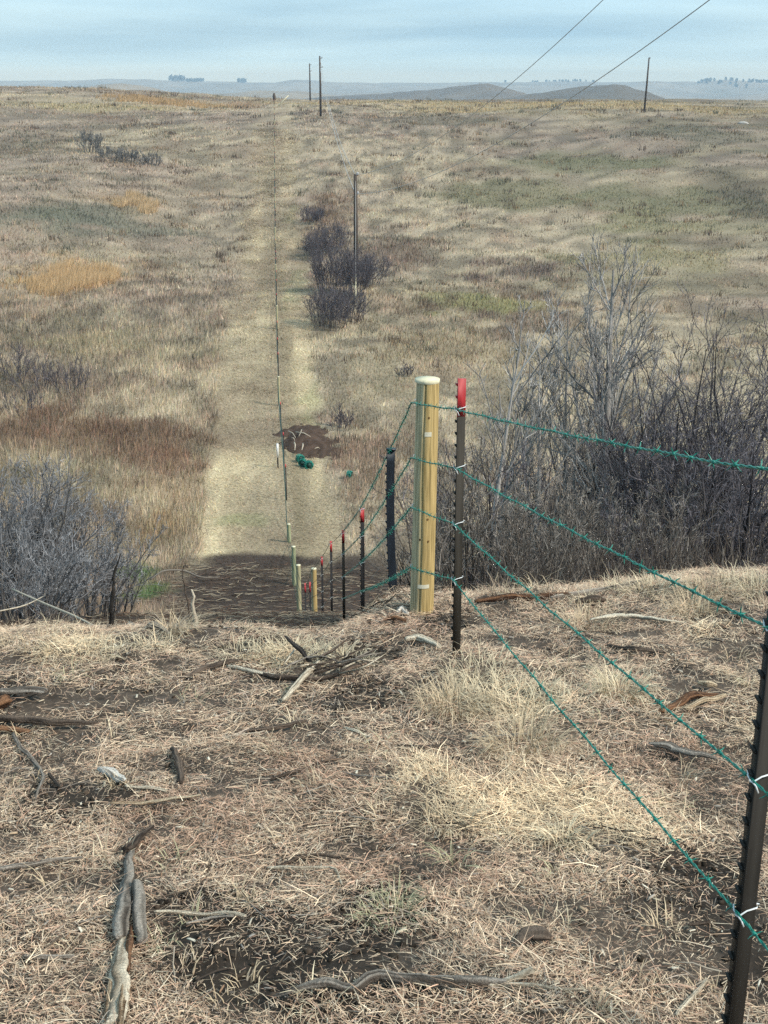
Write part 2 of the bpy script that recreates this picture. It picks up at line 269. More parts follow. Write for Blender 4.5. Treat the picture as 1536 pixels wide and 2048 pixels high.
def cover(x, y):
    """colour (N,3), growth height (N,), mown (N,)"""
    n0 = fbm(x / 9, y / 9, 4, .3); n1 = fbm(x / 23, y / 30, 3, 5.5); n2 = fbm(x / 2.6, y / 3.5, 3, 9.9)
    A = np.array([.385, .312, .217]); B = np.array([.255, .213, .138]); D = np.array([.31, .243, .182]); E_ = np.array([.26, .175, .125])
    right = sm((x - 4) / 14); n3 = fbm(x / 1.3, y / 2.2, 3, 31.7)
    k = sm((n1 - .38) / .26)[:, None]
    col = A * (1 - k) + D * k
    k2 = (sm((n0 - .46) / .2) * (.35 + .45 * right))[:, None]; col = col * (1 - k2) + B * k2
    k3 = (sm((n2 - .55) / .2) * .45)[:, None]; col = col * (1 - k3) + E_ * k3
    hill = sm((y - 100) / 50) * right
    col = col * (1 - .12 * hill)[:, None]
    col = col * (.62 + .72 * sm((n3 - .25) / .5))[:, None]
    hgt = (.22 - .09 * right + .16 * (n2 - .5)) * (.45 + 1.1 * n3)
    hgt = hgt + .22 * sm((-x - 3.5) / 1.5) * sm((y - 34) / 6) * (1 - sm((y - 75) / 40))
    for B_, c, h in ZB:
        m = .70 * bmask(B_, x, y, .9); col = col * (1 - m[:, None]) + 1.12 * c * m[:, None] * (.85 + .5 * (n2 - .3))[:, None]; hgt = hgt * (1 - m) + .62 * h * m
    xl, xr = STRIP_L(y), STRIP_R(y); e = .22 + .12 * (y / 60); wob = (fbm(x / 3, y / 3, 2, 7.7) - .5) * 1.0 * np.clip(y / 60, .3, 2)
    strip = sm((x - xl + wob * .9) / (e * 1.8)) * sm((xr - x + wob) / (e * 2.2)) * sm((y - 33) / 3) * (1 - .5 * sm((y - 95) / 70)) * (.7 + .5 * sm((fbm((x - FENCE_X(y)) / .9 + 40, y / 70, 2, 2.7) - .35) / .3)) * (.75 + .25 * sm((fbm(x / 4, y / 8, 3, 21.) - .35) / .2))
    ps = np.array([.57, .46, .295]) * (.66 + .66 * n3)[:, None]; ps2 = np.array([.36, .285, .185])
    kk = sm((fbm(x / 1.6, y / 9, 3, 3.9) - .42) / .22)[:, None]; ps = ps * (1 - .8 * kk) + ps2 * .8 * kk; kb = sm((fbm(x / 5, y / 7, 4, 13.1) - .5) / .16)[:, None] * .8; ps = ps * (1 - kb) + np.array([.28, .21, .14]) * kb
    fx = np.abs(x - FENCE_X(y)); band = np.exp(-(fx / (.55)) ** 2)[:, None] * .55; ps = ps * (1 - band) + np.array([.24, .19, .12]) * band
    for B_ in SGREEN:
        m = (.38 * bmask(B_, x, y, .8))[:, None]; ps = ps * (1 - m) + np.array([.20, .235, .10]) * m
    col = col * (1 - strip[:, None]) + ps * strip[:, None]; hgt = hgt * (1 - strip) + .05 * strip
    for B_ in SOIL:
        m = bmask(B_, x, y, .7, 1.6); col = col * (1 - m[:, None]) + np.array([.062, .044, .033]) * (.7 + .8 * n2)[:, None] * m[:, None]; hgt = hgt * (1 - m) + .02 * m
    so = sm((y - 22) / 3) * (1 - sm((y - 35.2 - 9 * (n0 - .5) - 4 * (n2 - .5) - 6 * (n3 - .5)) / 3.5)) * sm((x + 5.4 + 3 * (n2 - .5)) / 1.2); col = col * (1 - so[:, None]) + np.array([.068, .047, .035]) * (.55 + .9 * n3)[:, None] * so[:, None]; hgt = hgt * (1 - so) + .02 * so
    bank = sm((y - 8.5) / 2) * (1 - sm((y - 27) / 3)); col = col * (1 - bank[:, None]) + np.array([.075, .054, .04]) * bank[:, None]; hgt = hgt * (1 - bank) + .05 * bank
    for B_ in GREEN:
        m = bmask(B_, x, y, .7, 1.0) * .8; col = col * (1 - m[:, None]) + np.array([.10, .17, .055]) * m[:, None]; hgt = hgt * (1 - m) + .2 * m
    return np.clip(col, .01, .9), np.clip(hgt, .02, 1.2), strip
FENCE_X = lambda y: .22 - .0925 * (y - 6.8)
# bare soil showing between the litter near the camera
DARK = [blob(470, 1890, 150, 70), blob(760, 1830, 110, 45), blob(1360, 1740, 170, 50), blob(1420, 1225, 90, 26), blob(120, 1620, 160, 70), blob(720, 1400, 90, 30), blob(60, 1890, 110, 80),
        blob(250, 1335, 60, 14), blob(870, 1240, 70, 16), blob(700, 1985, 150, 40), blob(1500, 1900, 70, 90), blob(560, 1268, 120, 12), blob(740, 1300, 60, 26), blob(20, 1400, 60, 14), blob(780, 1130, 10, 10)]
PALE = [blob(600, 1315, 150, 26), blob(150, 1300, 160, 30), blob(1010, 1400, 110, 60), blob(1100, 1620, 250, 110), blob(1280, 1180, 110, 18), blob(860, 1560, 120, 60)]
PINK = [blob(900, 1720, 160, 70), blob(1350, 1560, 150, 60), blob(620, 1560, 150, 50), blob(330, 1650, 150, 60), blob(800, 1260, 90, 18)]
def near_masks(x, y):
    d = np.zeros_like(x); p = np.zeros_like(x); k = np.zeros_like(x)
    for B_ in DARK: d = np.maximum(d, bmask(B_, x, y, .8, .35))
    for B_ in PALE: p = np.maximum(p, bmask(B_, x, y, .7, .4))
    for B_ in PINK: k = np.maximum(k, bmask(B_, x, y, .9, .4))
    return d, p, k
# ------------------------------------------------------------------ ground sheet and far hills
def grid(xs, ys, fan=None):
    X, Y = np.meshgrid(xs, ys)
    if fan is not None: X = X * fan(Y)
    ny, nx = X.shape; i = np.arange(ny * nx).reshape(ny, nx)
    F = np.stack([i[:-1, :-1], i[:-1, 1:], i[1:, 1:], i[1:, :-1]], -1).reshape(-1, 4)
    return X.ravel(), Y.ravel(), F
ys = np.concatenate([np.arange(-12, 1.4, .4), np.arange(1.4, 10.4, .06), np.arange(10.4, 46, .36), np.geomspace(46, 425, 130)])
xo = np.geomspace(3.6, 460, 62); xs = np.concatenate([-xo[::-1], np.arange(-3.54, 3.55, .06), xo])
x, y, F = grid(xs, ys); z = H(x, y)
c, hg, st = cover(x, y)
near = 1 - sm((y - 8.3) / 1.6); dk, pl, pk = near_masks(x, y)
nc = np.array([.082, .062, .047]) * (.75 + .5 * fbm(x / .3, y / .3, 3, 1.1))[:, None] * (1 - .55 * dk)[:, None]
c = c * (1 - near[:, None]) + nc * near[:, None]
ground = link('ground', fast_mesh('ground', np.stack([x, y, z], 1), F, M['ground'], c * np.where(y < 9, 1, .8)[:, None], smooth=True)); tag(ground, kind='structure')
ys = np.geomspace(405, 7600, 170); x, y, F = grid(np.linspace(-1, 1, 260), ys, lambda Y: .62 * Y + 120); z = H(x, y) - .35 * (1 - sm((y - 405) / 60))
nn = fbm(x / 210, y / 420, 4, 4.2)[:, None]; hc = np.array([.27, .215, .14]) * (1 - nn) + np.array([.20, .17, .115]) * nn
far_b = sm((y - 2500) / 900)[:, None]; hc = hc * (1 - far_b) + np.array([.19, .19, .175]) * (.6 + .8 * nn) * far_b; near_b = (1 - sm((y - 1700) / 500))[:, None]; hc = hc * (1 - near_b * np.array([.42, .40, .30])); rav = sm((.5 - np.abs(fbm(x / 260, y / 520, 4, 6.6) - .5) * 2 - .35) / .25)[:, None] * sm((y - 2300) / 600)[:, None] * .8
hc = hc * (1 - rav) + np.array([.075, .078, .05]) * rav
hills = link('hills', fast_mesh('hills', np.stack([x, y, z], 1), F, M['hills'], hc, smooth=True)); tag(hills, kind='structure')

# ------------------------------------------------------------------ tubes
def tubes(P, Rr, n=3, cap=False):
    """P (N,K,3) polylines, Rr (N,K) radii -> verts, quads"""
    P = np.asarray(P, float); Rr = np.asarray(Rr, float); Nn, K, _ = P.shape
    T = np.gradient(P, axis=1); T /= np.linalg.norm(T, axis=2, keepdims=True) + 1e-9
    ref = np.zeros((Nn, 3)); main = T.mean(1); ref[np.arange(Nn), np.argmin(np.abs(main), 1)] = 1
    U = np.cross(T, ref[:, None, :]); U /= np.linalg.norm(U, axis=2, keepdims=True) + 1e-9; W = np.cross(T, U)
    a = np.arange(n) * 2 * np.pi / n
    V = P[:, :, None, :] + Rr[:, :, None, None] * (np.cos(a)[None, None, :, None] * U[:, :, None, :] + np.sin(a)[None, None, :, None] * W[:, :, None, :])
    idx = np.arange(Nn * K * n).reshape(Nn, K, n); nx = np.roll(idx, -1, axis=2)
    F = np.stack([idx[:, :-1], nx[:, :-1], nx[:, 1:], idx[:, 1:]], -1).reshape(-1, 4)
    if cap:
        if n == 3: F = np.concatenate([F, np.stack([idx[:, 0, 2], idx[:, 0, 1], idx[:, 0, 0], idx[:, 0, 0]], -1)])
        else:
            extra = []
            for e, fl in ((0, True), (K - 1, False)):
                r = idx[:, e]
                for k in range(1, n - 2, 2):
                    q = [r[:, 0], r[:, k], r[:, k + 1], r[:, min(k + 2, n - 1)]]
                    extra.append(np.stack(q[::-1] if fl else q, -1))
            F = np.concatenate([F] + extra)
    return V.reshape(-1, 3), F
def tube_mesh(name, pts, rad, n, mat, cap=True, smooth=True):
    P = np.array([list(p) for p in pts])[None]; Rr = np.broadcast_to(np.asarray(rad, float), (len(pts),))[None]
    V, F = tubes(P, Rr, n, cap); return fast_mesh(name, V, F, mat, smooth=smooth)
def join(parts):
    V, F, o = [], [], 0
    for v, f in parts: V.append(v); F.append(np.asarray(f) + o); o += len(v)
    return np.concatenate(V), np.concatenate(F)
def boxvf(x0, x1, y0, y1, z0, z1):
    V = np.array([[x0,y0,z0],[x1,y0,z0],[x1,y1,z0],[x0,y1,z0],[x0,y0,z1],[x1,y0,z1],[x1,y1,z1],[x0,y1,z1]], float)
    return V, np.array([[0,3,2,1],[4,5,6,7],[0,1,5,4],[1,2,6,5],[2,3,7,6],[3,0,4,7]])

# ------------------------------------------------------------------ fence posts
def stud_mesh(mat):
    V = np.array([[0,-.012,-.006],[0,.012,-.006],[0,.012,.005],[0,-.012,.005],[-.009,-.011,.000],[-.009,.011,.000],[-.011,.011,.008],[-.011,-.011,.008]], float)
    F = np.array([[0,1,5,4],[4,5,6,7],[7,6,2,3],[0,4,7,3],[1,2,6,5],[0,3,2,1]]); return fast_mesh('stud', V, F, mat)
STUD = {k: stud_mesh(M[k]) for k in ('steel', 'steel2', 'black', 'navy', 'red')}
def tee(z0, z1, bend=None, n=1):
    """T section: flange faces -x, stem runs +x"""
    sec = np.array([[-.004,-.0175],[-.004,.0175],[0,.0175],[.001,.0042],[.036,.0026],[.036,-.0026],[.001,-.0042],[0,-.0175]])
    zs = np.linspace(z0, z1, n + 1); V = []
    for zz in zs:
        o = bend(zz) if bend else (0, 0); V.append(np.column_stack([sec[:, 0] + o[0], sec[:, 1] + o[1], np.full(8, zz)]))
    V = np.concatenate(V); F = []
    for i in range(n):
        for k in range(8): a = i * 8 + k; b = i * 8 + (k + 1) % 8; F.append([a, a + 8, b + 8, b])
    t = n * 8
    F += [[t, t+7, t+2, t+1], [t+7, t+6, t+3, t+2], [t+6, t+5, t+4, t+3], [0, 1, 2, 7], [7, 2, 3, 6], [6, 3, 4, 5]]
    return V, np.array(F)
def t_post(x, d, ztop, label, body='black', tip=.18, studs=False, clips=(), group=None, rz=0.0, buried=.25, mesh=None):
    zb = float(H(x, d)); h = ztop - zb
    t = empty('t_post', (x, d, zb), rz); tag(t, label, 'fence post', group)
    V, F = tee(-buried, h - tip); link('post_body', fast_mesh('post_body', V, F, M[body]), t)
    if tip: V, F = tee(h - tip, h); link('painted_tip', fast_mesh('painted_tip', V, F, M['red']), t)
    if studs:
        k = 0; zz = h - .03
        while zz > .04:
            o = link('stud', STUD['red' if zz > h - tip else body], t, (-.004, 0, zz)); zz -= .060; k += 1
    for zc in clips:
        a = zc - zb; cl = [(-.013, .006, a + .012), (-.015, -.004, a + .004), (-.012, -.017, a - .003), (-.004, -.0215, a + .002), (.012, -.012, a + .006), (.036, -.008, a + .012), (.044, .002, a + .014), (.030, .010, a + .012)]
        m1 = tubes(np.array(cl)[None], np.full((1, len(cl)), .0022), 5, True)
        tl = [(-.010, -.019, a - .001), (-.002, -.024, a - .010), (.004, -.026, a - .026)]
        m2 = tubes(np.array(tl)[None], np.full((1, 3), .0022), 5, True); V, F = join([m1, m2]); link('wire_clip', fast_mesh('wire_clip', V, F, M['clip'], smooth=True), t)
    return t
def log_post(x, d, ztop, rad, label, mat='post_grey', lean=(0, 0), seed=0, group=None, hero=False):
    zb = float(H(x, d)); h = ztop - zb; t = empty('wooden_post', (x, d, zb)); t.rotation_euler = (lean[1], lean[0], 0); tag(t, label, 'fence post', group)
    n, m = (96, 28) if hero else (14, 5); zs = np.linspace(-.2, h, m); a = np.arange(n) * 2 * np.pi / n; V = []
    for zz in zs:
        r = rad * (1.05 - .09 * zz / max(h, .1)) * (1 + .03 * (fbm(np.cos(a) * 1.3 + 5 + seed, np.sin(a) * 1.3 + zz * 1.2 + 3, 2, seed + 1.0) - .5) + .012 * np.sin(3 * a + seed))
        if hero:
            for ac, wd, dp in ((-1.83 + .04 * math.sin(zz * 5), .05, .16), (-1.25, .04, .03), (.6, .05, .06)): r = r * (1 - dp * np.exp(-((a - (ac % (2*math.pi))) / wd) ** 2))
            if zz == zs[-1]: r = r * .985
        V.append(np.column_stack([np.cos(a) * r, np.sin(a) * r, np.full(n, zz)]))
    V = np.concatenate(V); i = np.arange(m * n).reshape(m, n); nx = np.roll(i, -1, 1)
    F = np.stack([i[:-1], nx[:-1], nx[1:], i[1:]], -1).reshape(-1, 4)
    link('post_body', fast_mesh('post_body', V, F, M[mat], smooth=True), t)
    # sawn end, its rim left ragged by the saw
    rr = rad * (.98 if not hero else 1.0) * (1 + (.10 if hero else .02) * (fbm(np.cos(a) * 2.2 + seed, np.sin(a) * 2.2, 3, 7.0) - .42)) + (.006 * np.exp(-((a - 3.3) / .7) ** 2) if hero else 0)
    tz = h + .018 * np.cos(a - 1.8) * (1 if hero else .2)
    V = np.concatenate([np.column_stack([np.cos(a) * rr * .97, np.sin(a) * rr * .97, np.full(n, h - .014)]), np.column_stack([np.cos(a) * rr, np.sin(a) * rr, h - .006 + 0 * tz]), np.column_stack([np.cos(a) * rr * .985, np.sin(a) * rr * .985, h + .006 + .0 * tz]), [[0, 0, h + .008]]])
    i = np.arange(3 * n).reshape(3, n); nx = np.roll(i, -1, 1); F = np.stack([i[:-1], nx[:-1], nx[1:], i[1:]], -1).reshape(-1, 4)
    F = np.concatenate([F, np.stack([i[2, ::2], nx[2, ::2], np.roll(i[2], -2)[::2], np.full(n // 2, 3 * n)], -1)])
    link('sawn_end', fast_mesh('sawn_end', V, F, M['post_cut'], smooth=not hero), t)
    return t, h
def post_patch(name, parent, rad, ang, zc, wa, hz, mat, lift=.0015, oval=False):
    """a thin patch lying on the round of a post"""
    n = 7; a = np.linspace(ang - wa, ang + wa, n); m = 5; V = []
    for j in range(m):
        s = -1 + 2 * j / (m - 1)
        for k in range(n):
            e = (-1 + 2 * k / (n - 1)) ; f = math.sqrt(max(0, 1 - s * s)) if oval else 1
            aa = ang + e * wa * f; r = rad + lift; V.append([math.cos(aa) * r, math.sin(aa) * r, zc + s * hz])
    i = np.arange(m * n).reshape(m, n); F = np.stack([i[:-1, :-1], i[:-1, 1:], i[1:, 1:], i[1:, :-1]], -1).reshape(-1, 4)
    return link(name, fast_mesh(name, np.array(V), F, M[mat]), parent)
HW = (1.36, 1.04, .71, .39)                       # usual wire heights, top to bottom
attach = []                                       # (d, [wire points])
def add_attach(d, px_list=None, ys_=None, off=-.012, x=None, zb=None):
    if ys_: attach.append([Vector((float(xpix(d, zpix(d, py), px)) if x is None else x + off, d, float(zpix(d, py)))) for px, py in zip(px_list or [0]*4, ys_)])
    else: attach.append([Vector((x + off, d, zb + h)) for h in HW])
# behind the camera, to the right
xb, db = 1.33, -1.05; zb = float(H(xb, db)); add_attach(db, x=xb, zb=zb)
t_post(xb, db, zb + 1.5, 'dark steel T-post beyond the right edge of the picture', 'steel')
# nearest post
d = 2.41; x3 = .812; y3 = (945, 1252, 1553, 1820); zc = [float(zpix(d, y)) for y in y3]
t_post(x3, d, zc[0] + .12, 'dark studded steel T-post at the right edge, largest and nearest post', 'steel', tip=.10, studs=True, clips=zc)
add_attach(d, ys_=y3, x=x3)
d = 5.81; x2 = float(xpix(d, H(.36, d), 911)) - .012; y2 = (818, 935, 1047, 1158); zc = [float(zpix(d, y)) for y in y2]
t_post(x2, d, float(zpix(d, 757)), 'worn brown steel T-post with faded red tip right beside the big wooden post', 'steel2', tip=.185, studs=True, clips=zc)
add_attach(d, ys_=y2, x=x2)
# the big wooden post
d = 6.85; xw = float(xpix(d, H(.2, d), 843)); yw = (801, 911, 1009, 1129)
wp, hw_ = log_post(xw, d, float(zpix(d, 759)), .0665, 'thick new yellow pine post with pale sawn top on the brow', 'post_wood', lean=(R(.9), 0), seed=2, hero=True)
for ang, zc_, r0 in ((-1.42, hw_ - .205, .062), (-1.30, .60, .065), (-1.92, .475, .066), (-1.18, .465, .066)): post_patch('knot', wp, r0, ang, zc_, .085, .008, 'knot', .003, True)
post_patch('pale_band', wp, .0645, -1.45, hw_ - .30, .30, .013, 'tag', .0018); post_patch('pale_band', wp, .069, -1.5, .185, .5, .012, 'tag', .0018)
for py in yw:
    zc_ = float(zpix(d, py)); V, F = tubes(np.array([[-.060, -.030, zc_ - wp.location.z - .012], [-.071, -.034, zc_ - wp.location.z - .010], [-.072, -.036, zc_ - wp.location.z + .012], [-.061, -.032, zc_ - wp.location.z + .014]])[None], np.full((1, 4), .002), 5, True)
    link('staple', fast_mesh('staple', V, F, M['clip']), wp)
attach.append([Vector((xw - .068, d - .045, float(zpix(d, py)))) for py in yw])
# bent navy post
d = 8.5; zt = float(zpix(d, 900)); xn = float(xpix(d, H(.05, d), 783)); zb = float(H(xn, d)); hN = zt - zb
t = empty('bent_post', (xn, d, zb)); tag(t, 'bowed navy-blue steel post standing just behind the wooden post', 'fence post')
bend = lambda zz: (.052 * ((zz / hN) ** 2 * 1.2 - 1.75 * max(zz, 0) / hN), .0)
V, F = tee(-.2, hN, bend, 16); V[:, 0] += .45 * (V[:, 0] - np.repeat([bend(q)[0] for q in np.linspace(-.2, hN, 17)], 8)); link('post_body', fast_mesh('post_body', V, F, M['navy']), t)
V, F = boxvf(-.010 + bend(hN)[0], .058 + bend(hN)[0], -.02, .02, hN, hN + .012); link('post_cap', fast_mesh('post_cap', V, F, M['navy']), t)
zz = .06
while zz < hN - .02: link('stud', STUD['navy'], t, (-.004 + bend(zz)[0], 0, zz)); zz += .060
# red-tipped posts going down the bank
names = ['tall black T-post with bright red tip, first down the bank past the wooden post', 'second red-tipped T-post down the bank, dark grey steel',
         'third red-tipped T-post down the bank, black steel', 'fourth and shortest red-tipped T-post before the low wooden posts']
for (px, d, yt, ys_), nm, body in zip(((721.5, 12.3, 1017, (1019, 1073, 1126, 1183)), (684, 16.96, 1060, (1067, 1109, 1154, 1197)), (660, 20.67, 1082, (1088, 1124, 1161, 1195)), (642, 23.1, 1113, (1118, 1150, 1183, 1213))), names, ('black', 'steel2', 'black', 'black')):
    zt = float(zpix(d, yt)); xx = float(xpix(d, zt, px)); zc = [float(zpix(d, q)) for q in ys_]
    t_post(xx, d, zt, nm, body, tip=.15 if d < 13 else .20, studs=d < 13, clips=zc)
    add_attach(d, ys_=ys_, x=xx)
for (px, d, yt, kind, nm) in ((627.5, 26.1, 1137, 'w', 'short yellow wooden post among the red-tipped posts at the foot of the bank'), (618.5, 27.4, 1164, 't', 'dark T-post with red tip just left of the short wooden post in the draw'),
                              (609, 28.8, 1166, 't', 'left one of two close dark T-posts with red tips in the draw'), (596.5, 30.0, 1130, 'w', 'pale wooden post leftmost at the foot of the bank'),
                              (587, 34.7, 1093, 'w', 'slim wooden post just across the dark soil of the draw'), (577.5, 39.7, 1048, 'w', 'slim greenish wooden post second beyond the dark soil')):
    zt = float(zpix(d, yt)); xx = float(xpix(d, zt, px))
    if kind == 'w': log_post(xx, d, zt, .062, nm, 'post_green' if px < 590 else ('post_grey' if px < 600 else 'post_wood'), seed=d)
    else: t_post(xx, d, zt, nm, 'black', tip=.26)
    attach.append([Vector((xx - .06, d, zt - .06 - k * .32)) for k in range(4)])
dd = 44.3; k = 0; gx = lambda d: float(np.interp(d, [39.7, 60, 110, 205, 250], [float(xpix(39.7, zpix(39.7, 1048), 577.5)), float(g(558, 752).x if False else xpix(60, H(-5, 60), 557.5)), float(xpix(110, H(-10, 110), 551)), float(xpix(205, H(-18, 205), 549)), float(xpix(250, H(-21, 250), 548.5))]))
proto = None
while dd < 248:
    xx = gx(dd) + .012 * math.sin(k * 2.1); zb = float(H(xx, dd))
    if k % 4 == 3:
        log_post(xx, dd, zb + 1.42, .06, 'pale slim wooden post in the long straight fence across the far field', 'post_grey', seed=dd, group='wooden posts of the far fence line')
    else:
        zt = zb + 1.42
        if proto is None: proto = t_post(xx, dd, zt, 'dark thin T-post in the long straight fence across the far field', 'black', tip=.14, group='dark posts of the far fence line')
        else:
            o = proto.copy(); C.objects.link(o); o.location = (xx, dd, zb)
            for ch in proto.children: c2 = ch.copy(); C.objects.link(c2); c2.parent = o
    attach.append([Vector((xx - .03, dd, zb + h)) for h in HW]); dd += 4.6 + .5 * math.sin(k); k += 1
# far corner of the fence: a bulky dark brace post with a leaning pale pole
xx = gx(249.5); zb = float(H(xx, 249.5)); t = empty('corner_post', (xx, 249.5, zb)); tag(t, 'dark bulky corner post where the far fence meets the skyline', 'fence post')
V, F = tubes(np.array([[0, 0, -.2], [.02, 0, 1.0], [-.02, 0, 1.9]])[None], np.array([[.11, .10, .10]]), 8, True); link('post_body', fast_mesh('post_body', V, F, M['pole'], smooth=True), t)
V, F = tubes(np.array([[0, 0, .95], [.03, 0, 1.25], [0, 0, 1.8], [.02, 0, 2.25], [0, 0, 2.4]])[None], np.array([[.12, .26, .29, .15, .03]]), 8, True); link('wire_bundle', fast_mesh('wire_bundle', V, F, M['bark_dark'], smooth=True), t)
attach.append([Vector((xx, 249.5, zb + h)) for h in HW])
p0 = g(555, 213); p1 = at(577, 191, p0.y + .3); V, F = tubes(np.array([list(p0 - Vector((0, 0, .1))), list((p0 + p1) / 2 + Vector((0, 0, .03))), list(p1)])[None] - np.array(p0)[None, None], np.array([[.10, .09, .08]]), 6, True)
tag(link('brace_pole', fast_mesh('brace_pole', V, F, M['guard'], smooth=True), None, p0), 'pale pole leaning beside the far corner post', 'brace')
pm = at(555.5, 915, 48.6); zg = float(H(pm.x, pm.y)); t = empty('marker_post', (pm.x, pm.y, zg)); tag(t, 'slim white marker stake with dark foot on the fence line in mid field', 'marker')
link('white_sleeve', tube_mesh('white_sleeve', [(0, 0, pm.z - zg), (0, 0, pm.z - zg + .58)], .045, 8, M['white']), t); link('stake', tube_mesh('stake', [(0, 0, -.2), (0, 0, max(pm.z - zg, .02))], .03, 6, M['black']), t)

# ------------------------------------------------------------------ barbed wire, four strands
barb_parts = [tubes(np.array([[-.009, 0, 0], [.009, 0, 0]])[None], np.array([[.0046, .0046]]), 6, True)]
for a, sx in ((.5, -.006), (2.2, .006), (3.7, -.004), (5.3, .005)):
    tip = np.array([sx * 2.2, math.cos(a) * .020, math.sin(a) * .020]); barb_parts.append(tubes(np.array([[sx, 0, 0], tip * .6, tip])[None], np.array([[.0019, .0017, .0004]]), 3))
BV, BF = join(barb_parts); BARB = fast_mesh('barb', BV, BF, M['wire'])
def sag_line(a, b, n, s):
    return [a.lerp(b, k / n) - Vector((0, 0, s * 4 * (k / n) * (1 - k / n))) for k in range(n)]
wname = ('top', 'second', 'third', 'lowest')
for i in range(4):
    pts = [p[i] for p in attach]
    nearp = []; farp = []; lim = 12.5
    for a, b in zip(pts[:-1], pts[1:]):
        if a.y < lim: nearp += sag_line(a, b, 30, .012 * (b - a).length / 3.4)
        else: farp += sag_line(a, b, 4, .02)
    jn = [p for p in pts if p.y >= 12.2][0]; nearp.append(jn); farp.append(pts[-1])
    P = np.array([list(p) for p in nearp]); s = np.concatenate([[0], np.cumsum(np.linalg.norm(np.diff(P, axis=0), axis=1))]); q = np.arange(0, s[-1], .017)
    Q = np.column_stack([np.interp(q, s, P[:, k]) for k in range(3)]); Q += .0016 * np.column_stack([np.sin(q * 9 + i), np.cos(q * 7), np.sin(q * 11 + 2 * i)])
    T = np.gradient(Q, axis=0); T /= np.linalg.norm(T, axis=1, keepdims=True); U = np.cross(T, [0, 0, 1.0]); U /= np.linalg.norm(U, axis=1, keepdims=True); W = np.cross(T, U); ph = q * 2 * np.pi / .085
    hx = [Q + sgn * .0021 * (np.cos(ph)[:, None] * U + np.sin(ph)[:, None] * W) for sgn in (1, -1)]
    root = empty('barbed_wire', attach[1][i]); o0 = np.array(attach[1][i])
    tag(root, f'{wname[i]} strand of green barbed wire on the posts', 'barbed wire', 'strands of the fence')
    for hh in hx: V, F = tubes((hh - o0)[None], np.full((1, len(hh)), .0022), 4, True); link('strand', fast_mesh('strand', V, F, M['wire'], smooth=True), root)
    fp = np.array([list(p) for p in farp]) - o0; fr = np.interp(fp[:, 1], [10, 40, 200], [.004, .008, .013]); V, F = tubes(fp[None], fr[None], 3); link('far_strand', fast_mesh('far_strand', V, F, M['wire_far']), root)
    pos = .05 + .03 * i
    while pos < s[-1] - .1:
        k = int(pos / .017)
        if -.4 < Q[k][1] < 12.4:
            b = link('barb', BARB, root, Q[k] - o0); b.rotation_euler = Vector(T[k]).to_track_quat('X', 'Z').to_euler(); b.rotation_euler.rotate_axis('X', rng.uniform(0, 6.28))
        pos += rng.uniform(.115, .145)
# ------------------------------------------------------------------ power line
def power_pole(px, d, py_top, label, mat='pole', rad=.14, arms=((.35, .2), (1.75, .25)), zb=None):
    zt = float(zpix(d, py_top)); x = float(xpix(d, zt, px)); zb = float(H(x, d)) if zb is None else zb; h = zt - zb
    t = empty('power_pole', (x, d, zb)); tag(t, label, 'power pole', 'power poles')
    V, F = tubes(np.array([[0, 0, -.5], [.02, 0, h * .5], [0, 0, h]])[None], np.array([[rad * 1.15, rad, rad * .72]]), 10, True); link('shaft', fast_mesh('shaft', V, F, M[mat], smooth=True), t)
    for dz, ln in arms:
        br = link('bracket', tube_mesh('bracket', [(0, 0, h - dz), (ln + .2, 0, h - dz + .05)], .035, 6, M[mat]), t)
        link('insulator', tube_mesh('insulator', [(ln + .17, 0, h - dz + .03), (ln + .17, 0, h - dz + .10), (ln + .17, 0, h - dz + .22), (ln + .17, 0, h - dz + .25)], [.05, .09, .08, .03], 8, M['ceramic']), br)
    return t, Vector((x, d, zt))
pA, topA = power_pole(710.5, 93.4, 348, 'weathered power pole standing by the dark willows in the field', 'pole', .16, ((.12, .0), (1.45, .0)))
pB, topB = power_pole(639.5, 214, 112, 'tall dark power pole on the skyline, right one of the pair', 'pole', .17)
pC, topC = power_pole(619, 318, 127, 'farther dark power pole on the skyline, left one of the pair', 'pole', .17)
pR, topR = power_pole(1298.5, 214, 115, 'lone leaning power pole on the right of the skyline', 'pole', .15, ((.15, .0),)); pR.rotation_euler = (0, R(1.6), 0); pR.location.x -= .25
zN = float(H(12.3, 16)); tN = empty('power_pole', (12.3, 16, zN)); tag(tN, 'near power pole outside the right edge of the picture', 'power pole', 'power poles'); hN = EYE + 11.2 - zN
link('shaft', tube_mesh('shaft', [(0, 0, -.5), (0, 0, hN)], [.17, .12], 10, M['pole']), tN)
def cable(a, b, sag, r, label):
    P = np.array([list(q) for q in sag_line(a, b, 40, sag)] + [list(b)]) - np.array(a)
    V, F = tubes(P[None], np.full((1, len(P)), r), 4); tag(link('power_cable', fast_mesh('power_cable', V, F, M['cable'], smooth=True), None, a), label, 'cable', 'power cables')
A1 = at(711, 350, 93.4); A2 = at(711, 388, 93.4)
cable(A1, Vector((11.93, 16, EYE + 11.04)), 2.635, .017, 'upper power cable from the field pole up across the sky, left one')
cable(A2, Vector((12.6, 16, EYE + 8.0)), 2.27, .017, 'lower power cable from the field pole up across the sky, right one')
cable(A1, topB - Vector((0, 0, .1)), 2.2, .024, 'upper cable from the field pole back to the skyline pole'); cable(A2, topB - Vector((0, 0, 1.5)), 1.6, .024, 'lower cable from the field pole back to the skyline pole')
cable(topB - Vector((-.4, 0, .1)), topC - Vector((-.4, 0, .2)), 1.0, .014, 'short cable between the two skyline poles')
ga = g(711.5, 605); gt = A1 - Vector((0, 0, .3)); gm = ga.lerp(gt, .28)
t = empty('guy_wire', ga); tag(t, 'guy wire of the field pole with a pale yellow guard at its foot', 'guy wire')
